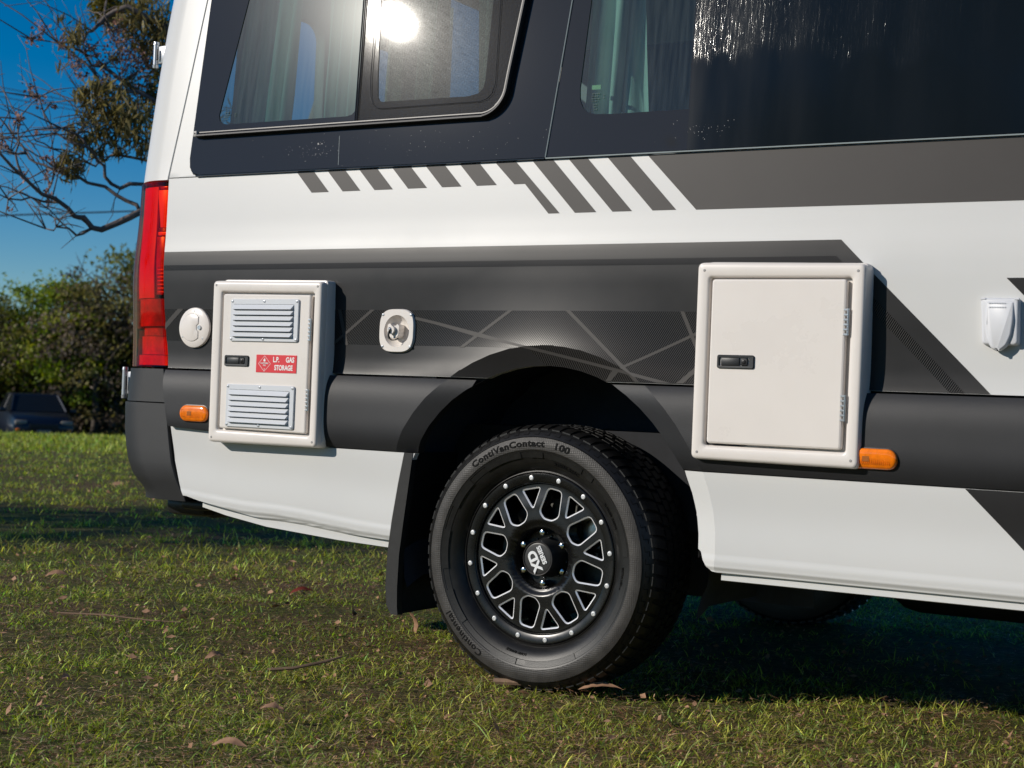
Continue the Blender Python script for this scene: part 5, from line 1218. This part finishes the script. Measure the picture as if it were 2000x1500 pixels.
# ================================================================== PARKED CARS
def parked_car(label, u, D, rz, paint, group='cars parked under the trees'):
    x, y, z = ray_ground(u, D); o = empty('parked_car', (x, y, z + .12), label, 'car', group, rz)
    # body along local x, front at -x
    secs = [(-2.10, .30, .62, .62), (-2.02, .22, .74, .80), (-1.6, .20, .88, .88), (-1.0, .20, .95, .90), (-.3, .20, .98, .90), (.8, .20, .99, .90), (1.6, .22, .98, .88), (2.0, .28, .92, .80), (2.1, .36, .80, .66)]
    loops = []
    for sx, zb, zt, hw in secs:
        loops.append([(sx, -hw + .06, zb), (sx, -hw, zb + .12), (sx, -hw - .015, (zb + zt) / 2 + .08), (sx, -hw + .05, zt - .04), (sx, -hw + .16, zt), (sx, hw - .16, zt), (sx, hw - .05, zt - .04), (sx, hw + .015, (zb + zt) / 2 + .08), (sx, hw, zb + .12), (sx, hw - .06, zb)])
    v, f = loft(loops); b = link('body', pymesh(v, f, True, 40), M[paint], o)
    def cab(name, q, m, w0, w1, par):
        loops = [[(xx, yy * (w0 if zz < 1.1 else w1), zz) for xx, zz in q] for yy in (-1, 1)]; v, f = loft(loops); return link(name, pymesh(v, f, True, 30), M[m], par)
    cab('roof', [(-.35, 1.40), (.9, 1.42), (1.35, 1.36), (1.3, 1.40), (.9, 1.46), (-.3, 1.44)], paint, .62, .62, o)
    V = [(-1.05, -.74, .96), (-1.05, .74, .96), (-.38, .60, 1.40), (-.38, -.60, 1.40)]; link('windscreen', pymesh(V, [(0, 1, 2, 3)], False), M['car_glass'], o)
    V = [(1.85, -.74, .96), (1.85, .74, .96), (1.33, .60, 1.38), (1.33, -.60, 1.38)]; link('rear_glass', pymesh(V, [(3, 2, 1, 0)], False), M['car_glass'], o)
    for s in (-1, 1):
        V = [(-1.0, s * .78, .96), (1.8, s * .78, .96), (1.3, s * .615, 1.39), (-.38, s * .615, 1.40)]; link('side_glass', pymesh(V, [(0, 1, 2, 3)], False), M['car_glass'], o)
        v, f = tube([(-1.05, s * .76, .96), (-.38, s * .61, 1.41)], .035, 6); link('pillar', pymesh(v, f), M[paint], o)
        v, f = tube([(.35, s * .785, .96), (.32, s * .62, 1.41)], .03, 6); link('pillar', pymesh(v, f), M['black'], o)
        link('headlamp', tomesh(rbox((-2.02, s * .62, .66), (.14, .34, .13), .04), angle=40), M['headlamp'], o)
        link('indicator', tomesh(rbox((-2.06, s * .68, .46), (.06, .16, .07), .02), angle=40), M['orange'], o)
        link('mirror', tomesh(rbox((-.85, s * .98, .98), (.10, .20, .12), .03), angle=40), M[paint], o)
        for wx in (-1.35, 1.3):
            v, f = tube([(wx, s * .70, .20), (wx, s * .90, .20)], .31, 20); t = link('car_wheel', pymesh(v, f, True, 40), M['rubber'], o)
            v, f = tube([(wx, s * .895, .20), (wx, s * .912, .20)], [.20, .17], 14); link('hub_plate', pymesh(v, f, True, 40), M['steel'], t)
    link('front_grille', tomesh(rbox((-2.09, 0, .56), (.06, .80, .14), .02)), M['black'], o)
    link('number_plate', tomesh(rbox((-2.13, 0, .42), (.02, .38, .10), .005)), M['car_silver'], o)
    return o
face = math.atan2(-3.5231 - 28, 2.05 + 33) + math.pi      # front towards the camera
parked_car('dark blue car parked under the trees, one headlamp glinting', 66, 46.5, face + R(8), 'car_blue')
parked_car('pale silver car cut off by the left edge of the photo', -70, 49.0, face - R(20), 'car_silver')
parked_car('silver car half hidden in the shade right of the blue car', 196, 53.5, face + R(70), 'car_silver')

# ================================================================== WIRES
def wire(label, a, b, r=.011, sag=.5):
    A, B = Vector(a), Vector(b); d = B - A; A2, B2 = A - d * 8, B + d * 12; pts = []
    for i in range(33): t = i / 32; p = A2.lerp(B2, t); pts.append(tuple(p + Vector((0, 0, -(1 - (2 * t - 1) ** 2) * sag * 0))))
    v, f = tube(pts, r, 6); o = link('power_line', pymesh(v, f), M['wire'], None); o['label'] = label; o['category'] = 'wire'; o['group'] = 'overhead wires'
wire('lower thick overhead wire crossing the sky behind the lowest branch', (-45.68, 37.64, 6.86), (-41.2, 40.35, 7.24), .032)
for i, l in enumerate(['uppermost of the three thin overhead wires on the left', 'middle one of the three thin overhead wires on the left', 'lowest of the three thin overhead wires on the left']): wire(l, (-45.82, 37.5, 11.68 - (0, .16, .36)[i]), (-43.34, 39.01, 11.22 - (0, .15, .30)[i]), .017)

# ================================================================== GRASS
def lump(x, y, s, seed):
    a = np.zeros_like(x); r_ = np.random.default_rng(seed)
    for k in range(5):
        f_ = s * 1.9 ** k; th = r_.uniform(0, 6.28, 3); 
        for t in th: a += np.sin((x * math.cos(t) + y * math.sin(t)) * f_ + r_.uniform(0, 6.28)) * .5 ** k
    return a / 3.2
def grass(name, label, n, dmin, dmax, power, hgt, wid, flat=0., dead=.3, seed=0, zoff=0., a_lo=-.62, a_hi=.66, tuft=6, under=1.):
    r_ = np.random.default_rng(seed); nt_ = n // tuft
    t = r_.random(nt_ * 2); e_ = 2 - power; d = (dmin ** e_ + t * (dmax ** e_ - dmin ** e_)) ** (1 / e_); an = r_.uniform(a_lo, a_hi, nt_ * 2)
    th = yaw + an; X = CAM.x - np.sin(th) * d; Y = CAM.y + np.cos(th) * d
    g = lump(X, Y, 2.2, 5); g2 = lump(X, Y, 9, 6); keep = r_.random(len(X)) < np.clip(.80 + .22 * g + .35 * g2, .40, 1)
    # thinner below the van
    uv = (X > -.1) & (Y > .7) & (Y < 1.9); keep &= ~(uv & (r_.random(len(X)) < .75)); tyre_gap = (np.abs(X) < .10) & (Y > .02) & (Y < .25); keep &= ~tyre_gap
    X, Y, d, g, g2 = [q[keep][:nt_] for q in (X, Y, d, g, g2)]
    X = np.repeat(X, tuft); Y = np.repeat(Y, tuft); D = np.repeat(d, tuft); g = np.repeat(g, tuft); g2 = np.repeat(g2, tuft); N = len(X)
    sp = .012 * (1 + D / 8) * (1 if tuft < 12 else 1.6); X = X + r_.normal(size=N) * sp; Y = Y + r_.normal(size=N) * sp
    ty = np.repeat(r_.random(N // tuft), tuft); isdead = (r_.random(N) < dead + .30 * (ty < .3) - .35 * g2 - .08 * g)
    H = hgt * r_.uniform(.35, 1.25, N) * (1 + .15 * g + 1.0 * (ty - .5)) * np.where(isdead, .7, 1) ; H = np.clip(H, hgt * .2, hgt * 2.2)
    az = r_.uniform(0, 2 * math.pi, N); lean = np.abs(r_.normal(size=N)) * .38 + .12 + flat * r_.uniform(.4, 1.2, N); lean = np.clip(np.where(isdead, lean + .45, lean), 0, 1.52)
    W_ = wid * r_.uniform(.6, 1.3, N) * (1 + np.maximum(0, D - 5) * .10) * np.where(isdead, .8, 1)
    rr_ = np.hypot(X - 1, Y + 2); Z = np.where(rr_ > 11, -.0195 * (np.minimum(rr_, 36) - 11), 0.) - np.where(rr_ > 34, .75 * np.clip((rr_ - 34) / 12, 0, 1) ** 2 * (3 - 2 * np.clip((rr_ - 34) / 12, 0, 1)), 0) + .008 + zoff * r_.random(N)
    dx, dy = np.cos(az), np.sin(az); face = az + math.pi / 2 + r_.normal(size=N) * .7; wx, wy = np.cos(face), np.sin(face)
    curl = r_.uniform(.2, .9, N)
    P = np.empty((N, 5, 3), np.float32)
    def put(k, s, side, wf):
        ln = lean * (1 + curl * s); h = H * s * np.cos(np.minimum(ln, 1.5)); o = H * s * np.sin(np.minimum(ln, 1.5)); P[:, k, 0] = X + dx * o + wx * W_ * wf * side; P[:, k, 1] = Y + dy * o + wy * W_ * wf * side; P[:, k, 2] = Z + h
    put(0, 0., -1, .45); put(1, 0., 1, .45); put(2, .5, 1, .5); put(3, .5, -1, .5); put(4, 1., 0, 0)
    me = bpy.data.meshes.new(name); me.vertices.add(5 * N); me.vertices.foreach_set('co', P.ravel())
    L = np.empty((N, 7), np.int32); b = np.arange(N, dtype=np.int32)[:, None] * 5; L[:, :4] = b + np.array([0, 1, 2, 3]); L[:, 4:] = b + np.array([3, 2, 4])
    me.loops.add(7 * N); me.loops.foreach_set('vertex_index', L.ravel()); me.polygons.add(2 * N); st = np.empty((N, 2), np.int32); st[:, 0] = np.arange(N) * 7; st[:, 1] = st[:, 0] + 4; tt = np.empty((N, 2), np.int32); tt[:, 0] = 4; tt[:, 1] = 3
    me.polygons.foreach_set('loop_start', st.ravel()); me.polygons.foreach_set('loop_total', tt.ravel()); me.update(calc_edges=True)
    green = np.array([.195, .350, .040]); yel = np.array([.42, .42, .085]); deadc = np.array([.62, .45, .29]); brn = np.array([.42, .22, .13])
    k1 = np.clip(ty + .25 * g + r_.normal(size=N) * .2, 0, 1)[:, None]; col = green * (1 - k1) + yel * k1 * .9; col = col * np.exp(r_.normal(size=(N, 1)) * .50); blue = r_.random(N) < .12; col[blue] *= np.array([.75, 1., 1.5])
    dc = np.where(r_.random((N, 1)) < .5, deadc, brn) * np.exp(r_.normal(size=(N, 1)) * .5); col = np.where(isdead[:, None], dc, col)
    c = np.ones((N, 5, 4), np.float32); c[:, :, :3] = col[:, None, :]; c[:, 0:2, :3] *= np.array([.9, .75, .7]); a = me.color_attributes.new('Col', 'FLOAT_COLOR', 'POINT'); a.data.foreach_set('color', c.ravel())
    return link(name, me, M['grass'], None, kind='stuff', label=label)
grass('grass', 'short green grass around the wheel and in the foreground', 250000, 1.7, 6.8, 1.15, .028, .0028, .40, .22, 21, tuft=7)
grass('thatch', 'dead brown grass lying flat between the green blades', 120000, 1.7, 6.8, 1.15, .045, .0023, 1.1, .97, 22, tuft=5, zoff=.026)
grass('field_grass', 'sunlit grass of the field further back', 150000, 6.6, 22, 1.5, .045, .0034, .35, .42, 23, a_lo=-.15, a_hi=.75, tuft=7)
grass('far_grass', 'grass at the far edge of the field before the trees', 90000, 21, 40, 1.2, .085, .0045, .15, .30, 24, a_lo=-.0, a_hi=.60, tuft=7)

# ================================================================== LEAF LITTER
def leaf_mesh(L, W, curl, seed, twist=.0):
    r_ = random.Random(seed); n = 9; V = []; F_ = []
    for i in range(n + 1):
        t = i / n; w_ = W * (math.sin(math.pi * min(1, t * 1.02 + .0)) ** .75) * (1 - .25 * t) * .5 * r_.uniform(.85, 1.12) + .0006; x = (t - .5) * L; z = curl * L * (math.sin(t * math.pi) * .35) + r_.gauss(0, .001); s = math.sin(t * 2.2) * twist * W
        for k, (o, dz) in enumerate(((-1, .22), (-.5, .06), (0, 0), (.5, .06), (1, .22))): V.append((x, o * w_ + s, z + dz * w_ * 1.3 + r_.gauss(0, .0005)))
    for i in range(n):
        for k in range(4): a = i * 5 + k; F_.append((a, a + 1, a + 6, a + 5))
    k = len(V); V += [(L * .5, .0008, curl * 0), (L * .62, 0, .004), (L * .5, -.0008, 0)]; F_.append((k, k + 1, k + 2)); return pymesh(V, F_, True, 180)
def fallen_leaf(label, x, y, z, L, W, rz, m='leafdry', tilt=(0, 0), curl=.4, seed=0):
    o = link('fallen_leaf', leaf_mesh(L, W, curl, seed, .3), M[m], None); o.location = (x, y, z); o.rotation_euler = (tilt[0], tilt[1], rz); o['label'] = label; o['category'] = 'leaf'; o['group'] = 'dry gum leaves on the grass'
fallen_leaf('long curled brown leaf in front of the tyre contact patch', .190, .035, .040, .110, .024, R(20), tilt=(R(22), R(-4)), curl=.25, seed=1)
fallen_leaf('large tan leaf standing up just behind the mud flap', -.780, .60, .045, .11, .038, R(80), tilt=(R(20), R(60)), seed=2)
fallen_leaf('pale orange leaf low in the foreground below the wheel arch', -.223, -.740, .045, .055, .024, R(30), tilt=(R(18), R(8)), seed=3)
fallen_leaf('pinkish tan leaf alone on the grass far left', -2.359, .612, .045, .085, .035, R(40), tilt=(R(22), 0), seed=4)
fallen_leaf('dark red leaf left of the mud flap', -1.496, .957, .04, .090, .030, R(50), 'leafred', tilt=(R(20), 0), seed=5)
fallen_leaf('pale dry leaf on the sunlit field behind the bumper', -6.459, 5.007, -.02, .16, .07, R(30), tilt=(R(50), 0), seed=6)
fallen_leaf('bright pale leaf in the left foreground', -.800, -.800, .05, .050, .022, R(100), tilt=(R(24), R(10)), seed=7)
fallen_leaf('brown leaf at the bottom edge below the rear skirt', -.068, -1.060, .04, .075, .022, R(15), tilt=(R(30), 0), seed=8)
fallen_leaf('small orange leaf between mud flap and foreground', -1.029, .636, .045, .045, .024, R(120), tilt=(R(50), 0), seed=9)
fallen_leaf('brown leaf half sunk in grass left of the foreground stick', -.797, -.283, .04, .060, .022, R(60), tilt=(R(30), 0), seed=10)
# the many small bits of litter, nobody could count them
V, F_, = [], []
def litter(n, dmin, dmax, seed, l0=.010, l1=.030):
    r_ = random.Random(seed); parts = []
    for i in range(n):
        d = dmin + (dmax - dmin) * r_.random() ** .8; th = yaw + r_.uniform(-.6, .65); x, y = CAM.x - math.sin(th) * d, CAM.y + math.cos(th) * d; L = r_.uniform(l0, l1) * (1 + d * .03); W = L * r_.uniform(.25, .5); a = r_.uniform(0, 6.28); c_, s_ = math.cos(a), math.sin(a); z = terrain(x, y) + r_.uniform(.006, .028); tl_ = r_.gauss(0, .9)
        q = [(-L / 2, 0, 0), (0, W / 2, .3 * W), (L / 2, 0, L * .1), (0, -W / 2, .3 * W), (0, 0, 0)]
        v = [(x + px * c_ - py * s_, y + px * s_ + py * c_, z + pz + py * tl_) for px, py, pz in q]; parts.append((v, [(0, 1, 4), (1, 2, 4), (2, 3, 4), (3, 0, 4)]))
    v, f = merge(parts); return pymesh(v, f, False)
link('leaf_litter', litter(1100, 1.8, 7, 3), M['leafdry'], None, kind='stuff', label='small scraps of dry leaf scattered in the grass')
link('leaf_litter', litter(600, 6, 24, 4), M['leafdry'], None, kind='stuff', label='leaf scraps on the field further back')
link('leaf_litter', litter(6000, 1.8, 7.5, 9, .005, .016), M['soilbits'], None, kind='stuff', label='reddish brown crumbs of leaf and bark between the blades')
def stick(label, pts, r):
    v, f = tube(pts, [r, r * .9, r * .8, r * .5][:len(pts)], 6); o = link('fallen_stick', pymesh(v, f), M['stick'], None); o['label'] = label; o['category'] = 'stick'; o['group'] = 'dry sticks on the grass'
stick('flat piece of bark lying in front of the tyre', [(-.10, .0, .030), (-.02, .02, .034), (.06, .03, .034), (.13, .08, .030)], .009)
stick('dark forked twig in the middle foreground', [(-.62, -.28, .03), (-.57, -.24, .035), (-.52, -.16, .05), (-.50, -.12, .06)], .005)
stick('thin pale stick lying in the left foreground', [(-1.75, .05, .03), (-1.6, .1, .035), (-1.45, .14, .03), (-1.35, .18, .03)], .003)
